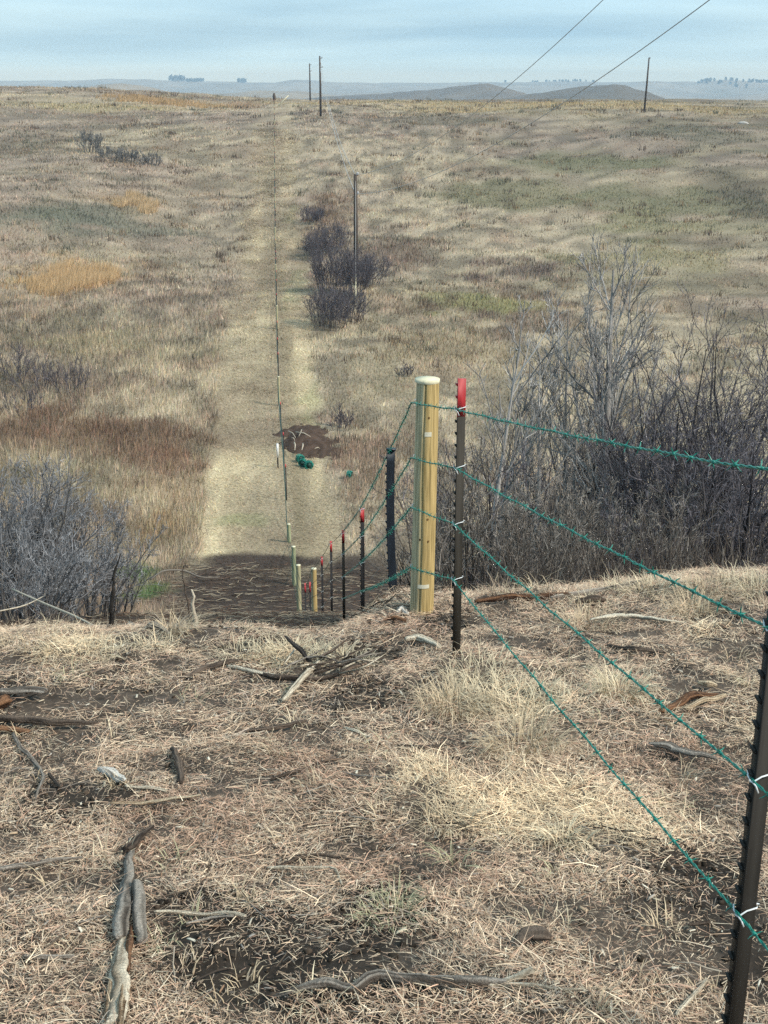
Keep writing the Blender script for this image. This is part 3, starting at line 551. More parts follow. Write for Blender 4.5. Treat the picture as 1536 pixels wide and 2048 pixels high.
link('guy_strand', tube_mesh('guy_strand', [(0, 0, -.1), gt - ga], .014, 5, M['cable']), t); e = (gt - ga).normalized()
link('guy_guard', tube_mesh('guy_guard', [e * .15, e * 2.3], .05, 8, M['guard']), t)
# ------------------------------------------------------------------ bare trees and shrubs
def unit(v): return v / (np.linalg.norm(v, axis=-1, keepdims=True) + 1e-9)
def spawn(P, Rr, n, t0, ang, lf, rf, K, up, wob, r, rmin=.002, t1=.98, lvar=.4):
    """child branches of the polylines P"""
    Nn, K0, _ = P.shape; ln = np.linalg.norm(np.diff(P, axis=1), axis=2).sum(1)
    pi = np.repeat(np.arange(Nn), n); t = r.uniform(t0, t1, len(pi)); f = t * (K0 - 1); k = np.minimum(f.astype(int), K0 - 2); u = (f - k)[:, None]
    base = P[pi, k] * (1 - u) + P[pi, k + 1] * u; tan = unit(P[pi, k + 1] - P[pi, k]); rad = Rr[pi, k] * (1 - u[:, 0]) + Rr[pi, k + 1] * u[:, 0]
    rnd = unit(r.normal(size=(len(pi), 3))); perp = unit(rnd - (rnd * tan).sum(1, keepdims=True) * tan)
    a = np.radians(r.normal(ang, ang * .25, len(pi)))[:, None]; d = unit(np.cos(a) * tan + np.sin(a) * perp)
    L_ = ln[pi] * lf * (1.05 - .65 * t) * r.uniform(1 - lvar, 1 + lvar, len(pi)); step = (L_ / (K - 1))[:, None]
    pts = [base]; cur = d
    for j in range(K - 1):
        cur = unit(cur + np.array([0, 0, up]) + r.normal(scale=wob, size=cur.shape)); pts.append(pts[-1] + cur * step)
    r0 = np.maximum(rad * rf, rmin); rr = r0[:, None] * np.linspace(1, .35, K)[None]; return np.stack(pts, 1), np.maximum(rr, rmin * .6)
def stems(n, h, spread, K, r, rad, wob=.08, lean=(0, 0), flare=.0, hvar=.2):
    a = r.uniform(0, 6.283, n); rr = r.uniform(0, 1, n) ** .5; base = np.column_stack([np.cos(a) * rr * flare, np.sin(a) * rr * flare, np.full(n, -.12)])
    d = unit(np.column_stack([np.cos(a) * rr * spread + lean[0], np.sin(a) * rr * spread + lean[1], np.ones(n)])); L_ = h * r.uniform(1 - hvar, 1.0, n) * (1 - .25 * rr); pts = [base]; cur = d
    for j in range(K - 1):
        cur = unit(cur + r.normal(scale=wob, size=cur.shape) + np.array([0, 0, .06])); pts.append(pts[-1] + cur * (L_ / (K - 1))[:, None])
    return np.stack(pts, 1), (rad * r.uniform(.6, 1.0, n))[:, None] * np.linspace(1, .10, K)[None]
def fit_top(levels, h):
    k = h / max(float(P[..., 2].max()) for P, _ in levels)
    for P, _ in levels: P[..., 2] *= k
def branch_mesh(name, levels, cols, r, sides):
    Vs, Fs, Cs, o = [], [], [], 0
    for (P, Rr), c, n in zip(levels, cols, sides):
        V, F = tubes(P, Rr, n); Vs.append(V); Fs.append(F + o); o += len(V)
        cc = np.array(c)[None] * r.uniform(.55, 1.5, (len(P), 1)); hi = r.random(len(P)) < .12; cc[hi] *= 1.5; Cs.append(np.repeat(cc, P.shape[1] * n, axis=0))
    return fast_mesh(name, np.concatenate(Vs), np.concatenate(Fs), M['twig'], np.concatenate(Cs), smooth=True)
def shrub(px, d, ytop, label, cat='shrub', n=9, spread=.45, rad=.03, cols=((.06, .05, .048), (.085, .075, .078), (.12, .11, .115)), dens=(7, 6, 4), seed=1, rmin=.003, group=None, lean=(0, 0), flare=.25, h=None, loc=None, name='bare_shrub', K=6, wob=.1, up=.10):
    r = np.random.default_rng(seed * 7 + 3)
    if loc is None:
        zt = float(zpix(d, ytop)); x = float(xpix(d, zt, px)); zb = float(H(x, d)); h = zt - zb if h is None else h
    else: x, d, zb = loc
    t = empty(name, (x, d, zb)); tag(t, label, cat, group)
    s = stems(n, h, spread, K, r, rad, wob, lean, flare)
    b1 = spawn(s[0], s[1], dens[0], .22, 34, .48, .55, 5, up, .16, r, rmin * 1.5); b2 = spawn(b1[0], b1[1], dens[1], .15, 36, .55, .6, 3, up * .8, .2, r, rmin); lv = [b1, b2]; cl = [cols[1], cols[1]]; sd = [4, 3]
    if len(dens) > 2 and dens[2]: b3 = spawn(b2[0], b2[1], dens[2], .1, 38, .6, .7, 2, up * .6, .22, r, rmin); lv.append(b3); cl.append(cols[2]); sd.append(3)
    fit_top([s] + lv, h)
    link('stem_cluster', branch_mesh('stem_cluster', [s], [cols[0]], r, [6]), t); link('twig_crown', branch_mesh('twig_crown', lv, cl, r, sd), t); return t
def tree(px, d, ytop, label, rad, seed, n1=16, seg=9, ang=32, cols=((.30, .28, .26), (.25, .232, .215), (.36, .34, .32)), dens=(7, 4), rmin=.0048, lf=.42, t0=.28, lean=(0, 0), group=None):
    r = np.random.default_rng(seed); zt = float(zpix(d, ytop)); x = float(xpix(d, zt, px)) - lean[0] * 2; zb = float(H(x, d)); h = zt - zb
    t = empty('bare_tree', (x, d, zb)); tag(t, label, 'tree', group)
    s = stems(1, h, 0, seg, r, rad, .045, lean, 0, .0); b1 = spawn(s[0], s[1], n1, t0, ang, lf, .42, 7, .15, .10, r, rmin * 2, .95, .3)
    b2 = spawn(b1[0], b1[1], dens[0], .18, 34, .5, .6, 5, .12, .12, r, rmin); b3 = spawn(b2[0], b2[1], dens[1], .15, 36, .6, .7, 4, .1, .16, r, rmin)
    fit_top([s, b1, b2, b3], h)
    link('trunk', branch_mesh('trunk', [s], [cols[0]], r, [8]), t); link('crown', branch_mesh('crown', [b1, b2, b3], [cols[0], cols[1], cols[2]], r, [5, 4, 3]), t); return t
tree(1217, 15.2, 448, 'tall grey bare tree with straight trunk and upswept limbs, tallest in the thicket', .125, 21, n1=30, dens=(9, 5), ang=44, lf=.40, t0=.2)
tree(1150, 15.8, 545, 'bare tree just left of the tallest tree, thin forked trunk', .08, 34, n1=20, dens=(8, 5), ang=40, lean=(-.03, 0))
tree(1078, 14.6, 640, 'slender bare tree with pale curling twigs in the middle of the thicket', .07, 45, n1=15, ang=38)
tree(985, 13.2, 590, 'thin bare tree nearest the red-tipped post, few branches', .055, 56, n1=10, dens=(4, 3), ang=30, lean=(-.02, 0))
tree(1010, 14.4, 700, 'low bare tree between the thin tree and the slender tree', .04, 59, n1=11, dens=(5, 3))
tree(1262, 14.0, 690, 'lower bare tree right of the tallest trunk', .05, 61, n1=14, dens=(6, 4))
PURP = ((.046, .041, .042), (.088, .079, .086), (.145, .134, .147)); GREYB = ((.09, .085, .083), (.155, .153, .158), (.25, .25, .258))
BR = ((.085, .072, .06), (.15, .13, .112), (.24, .215, .19))
for k, (px, d, yt, nm, n, sp, rad, col) in enumerate((
    (1300, 15.5, 715, 'dense dark purple shrub right behind the tallest tree', 12, .42, .032, PURP), (1400, 14.0, 612, 'high dark shrub with spiky top on the right', 13, .36, .036, PURP),
    (1490, 13.5, 560, 'high dark shrub beside the right edge, thick arching stems', 14, .38, .04, PURP), (1555, 13.0, 620, 'dark shrub cut by the right edge', 12, .4, .036, PURP),
    (1350, 12.6, 770, 'mid-height purple shrub below the spiky one', 12, .5, .028, PURP), (1450, 11.8, 745, 'low dark shrub with crossing stems near the right edge', 13, .5, .03, PURP), (1530, 11.0, 760, 'nearest dark shrub at the right edge', 11, .45, .03, PURP),
    (1290, 11.6, 915, 'low grey brush shrub below the tallest tree on its right', 12, .55, .02, BR), (1200, 11.2, 960, 'low tangled shrub at the foot of the tallest tree', 12, .6, .018, BR), (1110, 11.4, 905, 'tangled grey shrub in the middle of the thicket', 12, .6, .02, BR),
    (1040, 11.8, 850, 'bushy dark shrub left of the tangled grey shrub', 13, .55, .022, PURP), (960, 11.0, 860, 'dark shrub right behind the red-tipped T-post', 10, .55, .022, BR), (905, 11.6, 960, 'low brown shrub right behind the wooden post', 9, .6, .018, BR),
    (1000, 9.9, 985, 'small twiggy shrub at the left end of the thicket foot', 9, .7, .014, BR), (1090, 9.9, 1000, 'small twiggy shrub at the foot of the thicket, second from left', 10, .7, .014, BR), (1180, 10.1, 985, 'small twiggy shrub at the foot of the thicket, third from left', 10, .7, .014, BR), (1270, 10.5, 960, 'small twiggy shrub at the foot of the thicket, fourth from left', 10, .7, .014, BR), (1370, 10.6, 940, 'small twiggy shrub at the foot of the thicket near the right', 10, .7, .015, PURP),
    (1060, 16.5, 770, 'far dense purple shrub behind the slender tree', 14, .5, .025, PURP), (960, 17.5, 830, 'far grey shrub behind the red-tipped T-post', 12, .5, .024, PURP), (1180, 17.5, 800, 'far dense shrub behind the forked tree', 13, .5, .026, PURP))):
    shrub(px, d, yt, nm, n=n, spread=sp, rad=rad, cols=col, dens=((8, 5, 3) if px > 1250 else (6, 5, 3)) if d < 13 else (8, 5, 3), seed=100 + k, rmin=.0032)
for k, (px, d, yt, nm, n, sp, rad, ln) in enumerate(((15, 19.0, 905, 'big blue-grey bare shrub at the left edge', 16, .5, .04, (.12, 0)), (95, 20.0, 890, 'blue-grey bare shrub with long thin whips left of the draw', 15, .5, .035, (.05, 0)), (165, 19.0, 985, 'lower blue-grey shrub on the right side of the left thicket', 14, .6, .028, (.02, 0)),
                                      (-40, 18.0, 925, 'blue-grey shrub cut by the left edge', 15, .5, .04, (.1, 0)), (95, 16.0, 1020, 'silvery low shrub in front of the left thicket', 13, .65, .022, (.15, 0)), (215, 20.5, 1060, 'thin grey shrub at the edge of the green patch', 10, .6, .02, (.1, 0)), (10, 14.0, 1060, 'low grey shrub at the left edge near the fallen branch', 12, .65, .022, (.2, 0)))):
    shrub(px, d, yt, nm, n=n, spread=sp, rad=rad, cols=GREYB, dens=(8, 5, 3), seed=200 + k, rmin=.0042, lean=ln)
# leaning trunk at the far left
MID = ((.07, .06, .062), (.098, .086, .094), (.125, .112, .122))
for k, (px, py, h, nm) in enumerate(((655, 655, 3.0, 'dark willow clump nearest in the field by the pole, left one'), (690, 640, 2.4, 'low dark willow clump below the power pole'), (665, 585, 3.6, 'dense dark willow shrub left of the pole foot'), (700, 590, 3.8, 'dense dark willow shrub around the pole foot'), (735, 570, 3.0, 'dark willow shrub right of the pole foot'),
                                    (640, 515, 2.6, 'brownish willow shrub left above the pole foot'), (668, 500, 2.8, 'brownish willow shrub behind the pole'), (625, 445, 1.8, 'small brown shrub at the mown edge above the willows'))):
    p = g(px, py); shrub(0, 0, 0, nm, n=44, spread=.34, rad=.018, cols=MID, dens=(7, 5, 0), seed=300 + k, rmin=.009, flare=1.15, h=h, loc=(p.x, p.y, p.z))
for k, (px, py, h, nm) in enumerate(((682, 858, 1.25, 'small grey bush beside the mown strip above the soil heap'), (811, 752, .9, 'tiny grey bush in the open right of the mown strip'), (30, 765, 2.2, 'dark shrub clump at the left edge in the field'), (75, 780, 2.0, 'middle dark shrub of the clump on the left field'), (140, 790, 2.0, 'right dark shrub of the clump on the left field'), (45, 825, 1.2, 'small dark shrub below the left clump'))):
    p = g(px, py); shrub(0, 0, 0, nm, n=16, spread=.55, rad=.02, cols=MID, dens=(6, 4, 0), seed=330 + k, rmin=.008, flare=.35 if px > 500 else .8, h=h, loc=(p.x, p.y, p.z))
for k, (px, py, h, nm) in enumerate(((179, 306, 2.9, 'round grey bush at the left end of the row on the far slope'), (222, 316, 1.9, 'second grey bush of the row on the far slope'), (255, 324, 1.7, 'third low bush of the row on the far slope'), (300, 330, 1.6, 'last low bush of the row on the far slope'))):
    p = g(px, py); shrub(0, 0, 0, nm, n=22, spread=.6, rad=.04, cols=((.12, .112, .105), (.16, .155, .145), (.2, .19, .18)), dens=(8, 6, 0), seed=360 + k, rmin=.015, flare=1.1, h=h, loc=(p.x, p.y, p.z))
# ------------------------------------------------------------------ sticks, logs and litter on the near ground
def stick(name, label, pts, widths, mat, n=20, lift=1.0, cat='branch', knobs=.10, flat=1.0, rough=.4, sub=12, dmax=420., group=None, off=None):
    """a stick through photo points lying on the ground; widths in photo pixels"""
    G = [g(px, py, dmax=dmax) for px, py in pts]; P = np.array([list(p) for p in G]); Rw = np.array([w * .5 * depth(p) / FPX for w, p in zip(widths, G)])
    if off: P[:, 2] += np.array(off)
    s = np.linspace(0, len(P) - 1, (len(P) - 1) * sub + 1); Q = np.column_stack([np.interp(s, np.arange(len(P)), P[:, k]) for k in range(3)])
    if not off: Q[:, 2] = H(Q[:, 0], Q[:, 1])
    for _ in range(3): Q[1:-1] = .25 * Q[:-2] + .5 * Q[1:-1] + .25 * Q[2:]
    r = np.random.default_rng(int(abs(pts[0][0]) * 3 + pts[0][1])) ; Rr = np.interp(s, np.arange(len(P)), Rw); Q[:, 2] += Rr * lift + .02; sd = r.uniform(0, 90)
    ln = np.concatenate([[0], np.cumsum(np.linalg.norm(np.diff(Q, axis=0), axis=1))]); wv = np.column_stack([fbm(ln * 9 + k * 31, 0 * ln + sd, 3, sd) - .5 for k in range(3)]); Q += wv * Rr[:, None] * 1.3
    Rr = Rr * (1 + knobs * 2.2 * (fbm(ln / (Rr.mean() * 3.5), 0 * ln + 4, 3, sd) - .5)); Rr[[0, -1]] *= .62; Rr = np.clip(Rr, .001, None)
    o = Q.mean(0); V, F = tubes((Q - o)[None], Rr[None], n, True); cen = np.repeat(Q - o, n, axis=0); an = np.tile(np.arange(n) * 2 * np.pi / n, len(Q)); lr = np.repeat(ln / max(Rr.mean(), .004), n)
    f = 1 + rough * 2.0 * (fbm(np.cos(an) * 2.1 + 9, np.sin(an) * 2.1 + lr * .03, 3, sd) - .5) + .12 * (fbm(np.cos(an) * 3 + lr * .6, np.sin(an) * 3 + 7, 3, sd) - .5); V = cen + (V - cen) * f[:, None]
    if flat != 1: zc = cen[:, 2]; V[:, 2] = zc + (V[:, 2] - zc) * flat
    c1, c2 = (np.array(c) for c in WOODS[mat]); st = fbm(np.cos(an) * 3.2 + 5, np.sin(an) * 3.2 + lr * .05, 3, sd + 2) * .75 + .25 * fbm(np.cos(an) * 2 + lr * .4, np.sin(an) * 2, 3, sd + 8); k = sm((st - .34) / .3)[:, None]; cl = (c1 * (1 - k) + c2 * k) * 1.45
    dark = (fbm(np.cos(an) * 5 + 1, np.sin(an) * 5 + lr * .025, 2, sd + 5) < .28)[:, None]; cl = np.where(dark, cl * .5, cl); V = cen + (V - cen) * (1 - .16 * dark)
    ob = link(name, fast_mesh(name, V, F, M['deadwood'], cl, smooth=True), None, o); tag(ob, label, cat, group); return ob
WOODS = {'bark_grey': ((.075, .06, .048), (.30, .262, .22)), 'bark_dark': ((.028, .021, .017), (.14, .105, .08)), 'bark_black': ((.010, .009, .008), (.05, .042, .036)), 'wood_pale': ((.24, .19, .135), (.60, .52, .40)), 'wood_split': ((.14, .085, .048), (.50, .40, .275)), 'wood_red': ((.05, .026, .016), (.22, .115, .062)), 'bone': ((.16, .13, .10), (.60, .56, .50))}
def sub_sticks(parent, plist, mat):
    for pts, widths in plist:
        o = stick('side_branch', None, pts, widths, mat, n=6, cat=None); o.parent = parent; o.location = o.location - parent.location
lg = empty('split_log', g(248, 1860)); tag(lg, 'long split log with grey bark above and orange heartwood below at lower left', 'log')
for nm, pts, wd, mt, kw in (('bark_end', [(262, 1690), (257, 1760), (251, 1830), (247, 1870), (245, 1895)], [10, 18, 22, 26, 24], 'bark_grey', dict(lift=.55, flat=.75)), ('split_end', [(250, 1850), (247, 1890), (241, 1950), (233, 2010), (224, 2075)], [12, 26, 34, 40, 42], 'wood_pale', dict(lift=.45, flat=.55)), ('splinter', [(262, 1868), (261, 1910), (258, 1960)], [7, 12, 6], 'wood_red', dict(lift=2.4)), ('splinter', [(228, 1960), (222, 2010), (212, 2070)], [8, 13, 12], 'wood_split', dict(lift=1.2)), ('splinter', [(250, 1980), (247, 2020), (245, 2075)], [8, 13, 14], 'wood_split', dict(lift=2.6))):
    o = stick(nm, None, pts, wd, mt, n=18, cat=None, knobs=.05, rough=.7, **kw); o.parent = lg; o.location = o.location - lg.location
stick('bark_log', 'short silvery bark log beside the long split log', [(277, 1785), (281, 1830), (284, 1880), (288, 1905)], [19, 22, 22, 18], 'bark_grey', n=10, cat='log', knobs=.05)
stick('branch', 'dark bark branch lying above the split log top', [(256, 1720), (280, 1695), (308, 1665)], [22, 16, 8], 'bark_dark')
o = stick('curved_branch', 'thick curved grey branch lying along the bottom centre', [(545, 2008), (610, 1995), (660, 1988), (712, 1998), (738, 1978), (760, 1970), (830, 1982), (900, 1984), (960, 1986), (1010, 1984)], [6, 13, 20, 19, 22, 20, 20, 21, 21, 13], 'bark_grey', n=14, lift=1.2, knobs=.06)
sub_sticks(o, [([(975, 1990), (1030, 1975), (1062, 1958)], [12, 14, 18]), ([(1000, 1985), (1120, 1996), (1225, 1993)], [10, 7, 4])], 'wood_pale')
o = stick('branch_pile', 'crossed dead branches heaped in the middle of the near ground', [(468, 1342), (520, 1356), (560, 1366), (620, 1372), (680, 1358), (770, 1322)], [5, 8, 11, 11, 8, 4], 'bark_dark', cat='branches')
rt_ = np.random.default_rng(4)
for k in range(16):
    x0, y0 = rt_.uniform(560, 690), rt_.uniform(1340, 1378); a_ = rt_.uniform(-.9, .35); l_ = rt_.uniform(50, 120); tw = stick('twig', None, [(x0, y0), (x0 + l_ * .5 * math.cos(a_), y0 + l_ * .28 * math.sin(a_)), (x0 + l_ * math.cos(a_), y0 + l_ * .45 * math.sin(a_) + rt_.uniform(-8, 4))], [4.5, 3.6, 1.6], ('bark_dark', 'bark_grey', 'wood_pale')[k % 3], n=6, cat=None, sub=5, off=(.02 + rt_.uniform(0, .06), .03 + rt_.uniform(0, .08), .03 + rt_.uniform(0, .12))); tw.parent = o; tw.location = tw.location - o.location
stick('bleached_branch', 'pale bleached branch crossing the dead branch heap', [(566, 1417), (590, 1394), (615, 1366), (640, 1340)], [8, 12, 13, 10], 'wood_pale', lift=2.2)
stick('bark_strip', 'black upturned bark strip sticking out of the branch heap', [(572, 1328), (596, 1342), (622, 1356)], [5, 12, 7], 'bark_black', off=(.13, .09, .06), lift=.8, flat=.5)
stick('thin_branch', 'thin twiggy branch fanning right of the branch heap', [(640, 1345), (672, 1330), (700, 1318)], [6, 5, 2], 'bark_dark', off=(.05, .07, .10))
stick('thin_branch', 'thin dark branch rising right from the branch heap', [(630, 1368), (700, 1355), (768, 1318)], [6, 4, 2], 'bark_dark', off=(.03, .05, .06))
stick('thin_branch', 'pale stick left of the branch heap', [(455, 1342), (510, 1356), (560, 1362)], [6, 8, 6], 'wood_pale')
stick('dark_stick', 'dark bark stick left of the branch heap', [(362, 1365), (410, 1348), (452, 1338), (484, 1331)], [7, 14, 14, 5], 'bark_dark', flat=.7)
stick('driftwood', 'grey weathered slab at the left edge below the brow', [(-10, 1400), (40, 1398), (95, 1402)], [14, 22, 18], 'bark_grey', flat=.5, cat='slab')
stick('long_branch', 'long dark branch at the left edge', [(-15, 1452), (60, 1455), (120, 1462), (195, 1456)], [14, 15, 14, 5], 'bark_dark')
stick('bark_piece', 'orange-brown bark piece under the long left branch', [(-10, 1470), (30, 1471), (62, 1474)], [16, 18, 12], 'wood_red', flat=.45, cat='bark')
stick('red_stump', 'reddish rotten stump piece at the left edge', [(-8, 1428), (6, 1424), (18, 1418)], [20, 26, 18], 'wood_red', cat='stump')
stick('bent_twig', 'bent twig pointing down at left', [(26, 1478), (44, 1510), (76, 1540), (90, 1566), (72, 1610)], [8, 9, 8, 7, 4], 'bark_grey')
stick('short_twig', 'short dark twig right of the bent twig', [(100, 1558), (122, 1586)], [7, 7], 'bark_dark')
stick('short_branch', 'short thick upright-lying branch left of centre', [(345, 1508), (357, 1540), (362, 1580)], [10, 13, 12], 'bark_dark')
stick('flat_slat', 'long flat brown slat left of centre', [(222, 1621), (290, 1622), (350, 1612), (402, 1602)], [10, 13, 11, 6], 'wood_split', flat=.35, cat='slat')
stick('white_chunk', 'white crumbling wood chunk on dark soil at left', [(202, 1548), (222, 1556), (238, 1568), (250, 1576)], [11, 18, 16, 9], 'bone', n=14, knobs=.4, rough=.8, flat=.7, cat='wood chunk')
stick('white_stick', 'pale stick right of the white wood chunk', [(250, 1582), (300, 1590), (336, 1594)], [6, 9, 7], 'wood_pale')
stick('pale_stick', 'slim straight pale stick right of the bark log', [(308, 1838), (390, 1841), (450, 1841), (494, 1848)], [6, 8, 9, 6], 'wood_pale')
stick('grey_stick', 'slim grey stick under the pale straight stick', [(372, 1862), (420, 1852), (468, 1846)], [5, 7, 5], 'bark_grey')
stick('grey_twig', 'long grey twig at the left edge in the lower half', [(-10, 1756), (60, 1744), (115, 1733), (168, 1728)], [9, 10, 8, 5], 'bark_grey')
stick('forked_twig', 'forked pale twig in the lower centre', [(536, 1749), (600, 1750), (660, 1748), (672, 1752), (684, 1782)], [7, 7, 6, 6, 5], 'wood_pale')
stick('brown_twig', 'brown twig above the forked twig', [(556, 1746), (600, 1726), (650, 1722), (700, 1730)], [6, 8, 6, 4], 'bark_dark')
stick('low_twig', 'grey twig lying in the lower left corner area', [(50, 1926), (100, 1932), (152, 1928)], [6, 9, 6], 'bark_grey')
stick('dark_branch', 'dark branch piece in the middle left of centre', [(470, 1474), (540, 1470), (590, 1458), (612, 1450)], [5, 9, 9, 5], 'bark_dark')
stick('thin_root', 'thin brown root right of centre left', [(540, 1572), (590, 1556), (640, 1538), (690, 1525)], [5, 7, 7, 4], 'bark_dark')
stick('pale_splinter', 'yellow splinter lying in the middle', [(686, 1464), (712, 1474), (745, 1485)], [4, 7, 4], 'wood_pale')
stick('brown_bark', 'long brown bark strip in the middle right', [(795, 1502), (840, 1506), (885, 1505)], [5, 10, 7], 'bark_dark', flat=.5, cat='bark')
stick('grey_branch', 'thin grey branch half buried in straw right of centre', [(960, 1486), (1010, 1484), (1056, 1478)], [5, 7, 4], 'bark_grey')
stick('wood_slab', 'bright freshly split wood slab below the thicket on the right', [(1180, 1250), (1225, 1247), (1270, 1248), (1330, 1252), (1372, 1254)], [6, 20, 16, 10, 4], 'wood_pale', flat=.45, cat='slab')
stick('rotten_log', 'reddish rotten log piece under the wire on the right', [(1318, 1436), (1350, 1424), (1385, 1408), (1440, 1402)], [12, 18, 20, 8], 'wood_red', flat=.7, cat='log')
stick('bark_slab', 'pale bark slab lying along the rotten log on the right', [(1368, 1432), (1400, 1418), (1450, 1402)], [12, 15, 11], 'wood_split', flat=.6, cat='slab', lift=1.4)
stick('wood_chunk', 'small pale chunk above the rotten log', [(1394, 1375), (1412, 1382), (1432, 1384)], [7, 14, 8], 'wood_split', cat='wood chunk')
stick('weathered_log', 'grey weathered log half sunk in straw under the wires at right', [(1298, 1500), (1340, 1506), (1380, 1522), (1432, 1530)], [12, 24, 20, 8], 'bark_grey', flat=.5, cat='log')
stick('bark_chip', 'dark brown curled bark chunk in the lower right', [(1030, 1906), (1052, 1892), (1080, 1888), (1100, 1892)], [12, 30, 32, 14], 'bark_dark', n=14, flat=.55, rough=.6, cat='bark')
stick('straight_stick', 'pale stick leaning at the bottom right corner', [(1352, 2046), (1382, 2012), (1412, 1975)], [9, 10, 6], 'wood_pale')
stick('low_stick', 'small dark stick near the nearest post', [(1375, 1864), (1420, 1860)], [6, 9], 'bark_dark')
o = stick('log_bundle', 'weathered split branch lying below the wooden post', [(812, 1290), (840, 1288), (880, 1306)], [14, 22, 10], 'wood_pale', flat=.6, cat='log')
stick('brow_log', 'brown log lying along the brow right of the red-tipped post', [(950, 1212), (1010, 1206), (1070, 1206), (1140, 1200)], [8, 13, 13, 9], 'wood_red', cat='log')
stick('brow_branch', 'grey branch lying along the brow below the tallest tree', [(1100, 1204), (1180, 1196), (1260, 1180), (1330, 1166)], [7, 11, 10, 6], 'bark_grey')
stick('brow_bark', 'dark bark piece on the brow below the thicket', [(1150, 1215), (1180, 1212), (1210, 1208)], [10, 16, 10], 'bark_dark', cat='bark')
stick('fallen_log', 'curved grey fallen log on the left of the brow', [(218, 1262), (260, 1254), (300, 1262), (336, 1276)], [9, 15, 16, 8], 'bark_grey', cat='log')
stick('dark_stick', 'dark stick lying below the slab on the right', [(1215, 1300), (1270, 1310), (1340, 1314)], [7, 9, 5], 'bark_dark')
stick('white_scrap', 'small crumpled white scrap at the foot of the wooden post', [(795, 1233), (806, 1228), (816, 1236)], [9, 13, 7], 'bone', knobs=.35, cat='scrap')
stick('rust_chips', 'orange rotten wood crumbs left of the wooden post foot', [(768, 1250), (792, 1247), (812, 1250)], [6, 13, 8], 'wood_red', flat=.6, cat='wood chips')
# standing stumps at the brow
def whip(name, label, px, y0, d, pts, rads, mat, cat, ytop):
    base = at(px, y0, d); base.z = float(H(base.x, base.y)); P = np.array([[p[0], 0, p[1]] for p in pts]); k = float(zpix(d, ytop) - base.z) / P[:, 2].max(); P[1:, 2] *= k; s = np.linspace(0, len(P) - 1, (len(P) - 1) * 4 + 1)
    Q = np.column_stack([np.interp(s, np.arange(len(P)), P[:, k]) for k in range(3)]); Rr = np.interp(s, np.arange(len(P)), rads); r = np.random.default_rng(int(abs(px))); Q[1:] += r.normal(size=Q[1:].shape) * .006
    V, F = tubes(Q[None], (Rr * (1 + .1 * r.normal(size=len(Rr))))[None], 7, True); t = link(name, fast_mesh(name, V, F, M[mat], smooth=True), None, base); tag(t, label, cat); return t
whip('dead_sapling', 'thin dark dead sapling stub standing on the brow at left', 216, 1245, 7.2, [(0, -.1), (.02, .15), (.045, .30), (.06, .36), (.10, .52)], [.014, .013, .012, .009, .004], 'bark_black', 'sapling', 1110)
whip('broken_stump', 'pale splintered stump standing on the brow left of the fence', 392, 1265, 7.2, [(0, -.1), (-.005, .12), (.0, .27)], [.020, .017, .005], 'wood_pale', 'stump', 1178)
whip('dead_branch', 'thin dark curved whip rising beside the pale stump', 388, 1258, 7.25, [(0, .0), (-.03, .2), (-.06, .33), (-.02, .36)], [.006, .005, .004, .003], 'bark_dark', 'branch', 1130)
def arch(name, label, pts, rads, mat, cat='branch'):
    P = np.array([list(at(*p)) for p in pts]); o = P[0].copy(); s = np.linspace(0, len(P) - 1, (len(P) - 1) * 5 + 1); Q = np.column_stack([np.interp(s, np.arange(len(P)), P[:, k]) for k in range(3)]) - o
    for _ in range(4): Q[1:-1] = .25 * Q[:-2] + .5 * Q[1:-1] + .25 * Q[2:]
    V, F = tubes(Q[None], np.interp(s, np.arange(len(P)), rads)[None], 6, True); tag(link(name, fast_mesh(name, V, F, M[mat], smooth=True), None, o), label, cat)
arch('fallen_branch', 'long bleached branch slanting down across the left brow', [(24, 1178, 8.6), (90, 1208, 8.0), (150, 1232, 7.4), (200, 1258, 7.0)], [.006, .008, .008, .005], 'wood_pale')
arch('fallen_branch', 'thin pale branch pointing up right at the left brow', [(0, 1222, 7.6), (50, 1212, 7.8), (88, 1192, 8.2)], [.005, .005, .003], 'wood_pale')
arch('arching_branch', 'pale arching branch lying on the dark soil of the draw', [(300, 1160, 27.8), (325, 1140, 28), (370, 1140, 28.5), (400, 1156, 28.2), (440, 1154, 28.5)], [.014, .022, .024, .02, .01], 'bark_grey')
# ---- soil heap with branches and green wire rolls, far in the mown strip
hc_ = g(605, 905); t = empty('soil_heap', hc_); tag(t, 'dark heap of dug soil beside the fence in mid field', 'soil heap')
xs_ = np.linspace(-2.4, 2.6, 40); ys_ = np.linspace(-2.0, 6.5, 34); X, Y, F = grid(xs_, ys_); q = np.sqrt(((X + .22 * Y - .5) / 1.65) ** 2 + ((Y - 1.6) / 3.4) ** 2) + .5 * (fbm(X / .8, Y / 1.2, 3, 6.0) - .5); Z = .42 * (1 - sm(q)) + .34 * (fbm(X / .5, Y / .5, 3, 2.0) - .5) * (1 - sm((q - .8) / .3)) - .05 - .3 * sm((q - .95) / .2)
Z = Z + H(X + hc_.x, Y + hc_.y) - hc_.z
link('mound', fast_mesh('mound', np.stack([X, Y, Z], 1), F, M['clod'], np.array([.075, .05, .037]) * np.random.default_rng(3).uniform(.7, 1.3, (len(X), 1)), smooth=True), t)
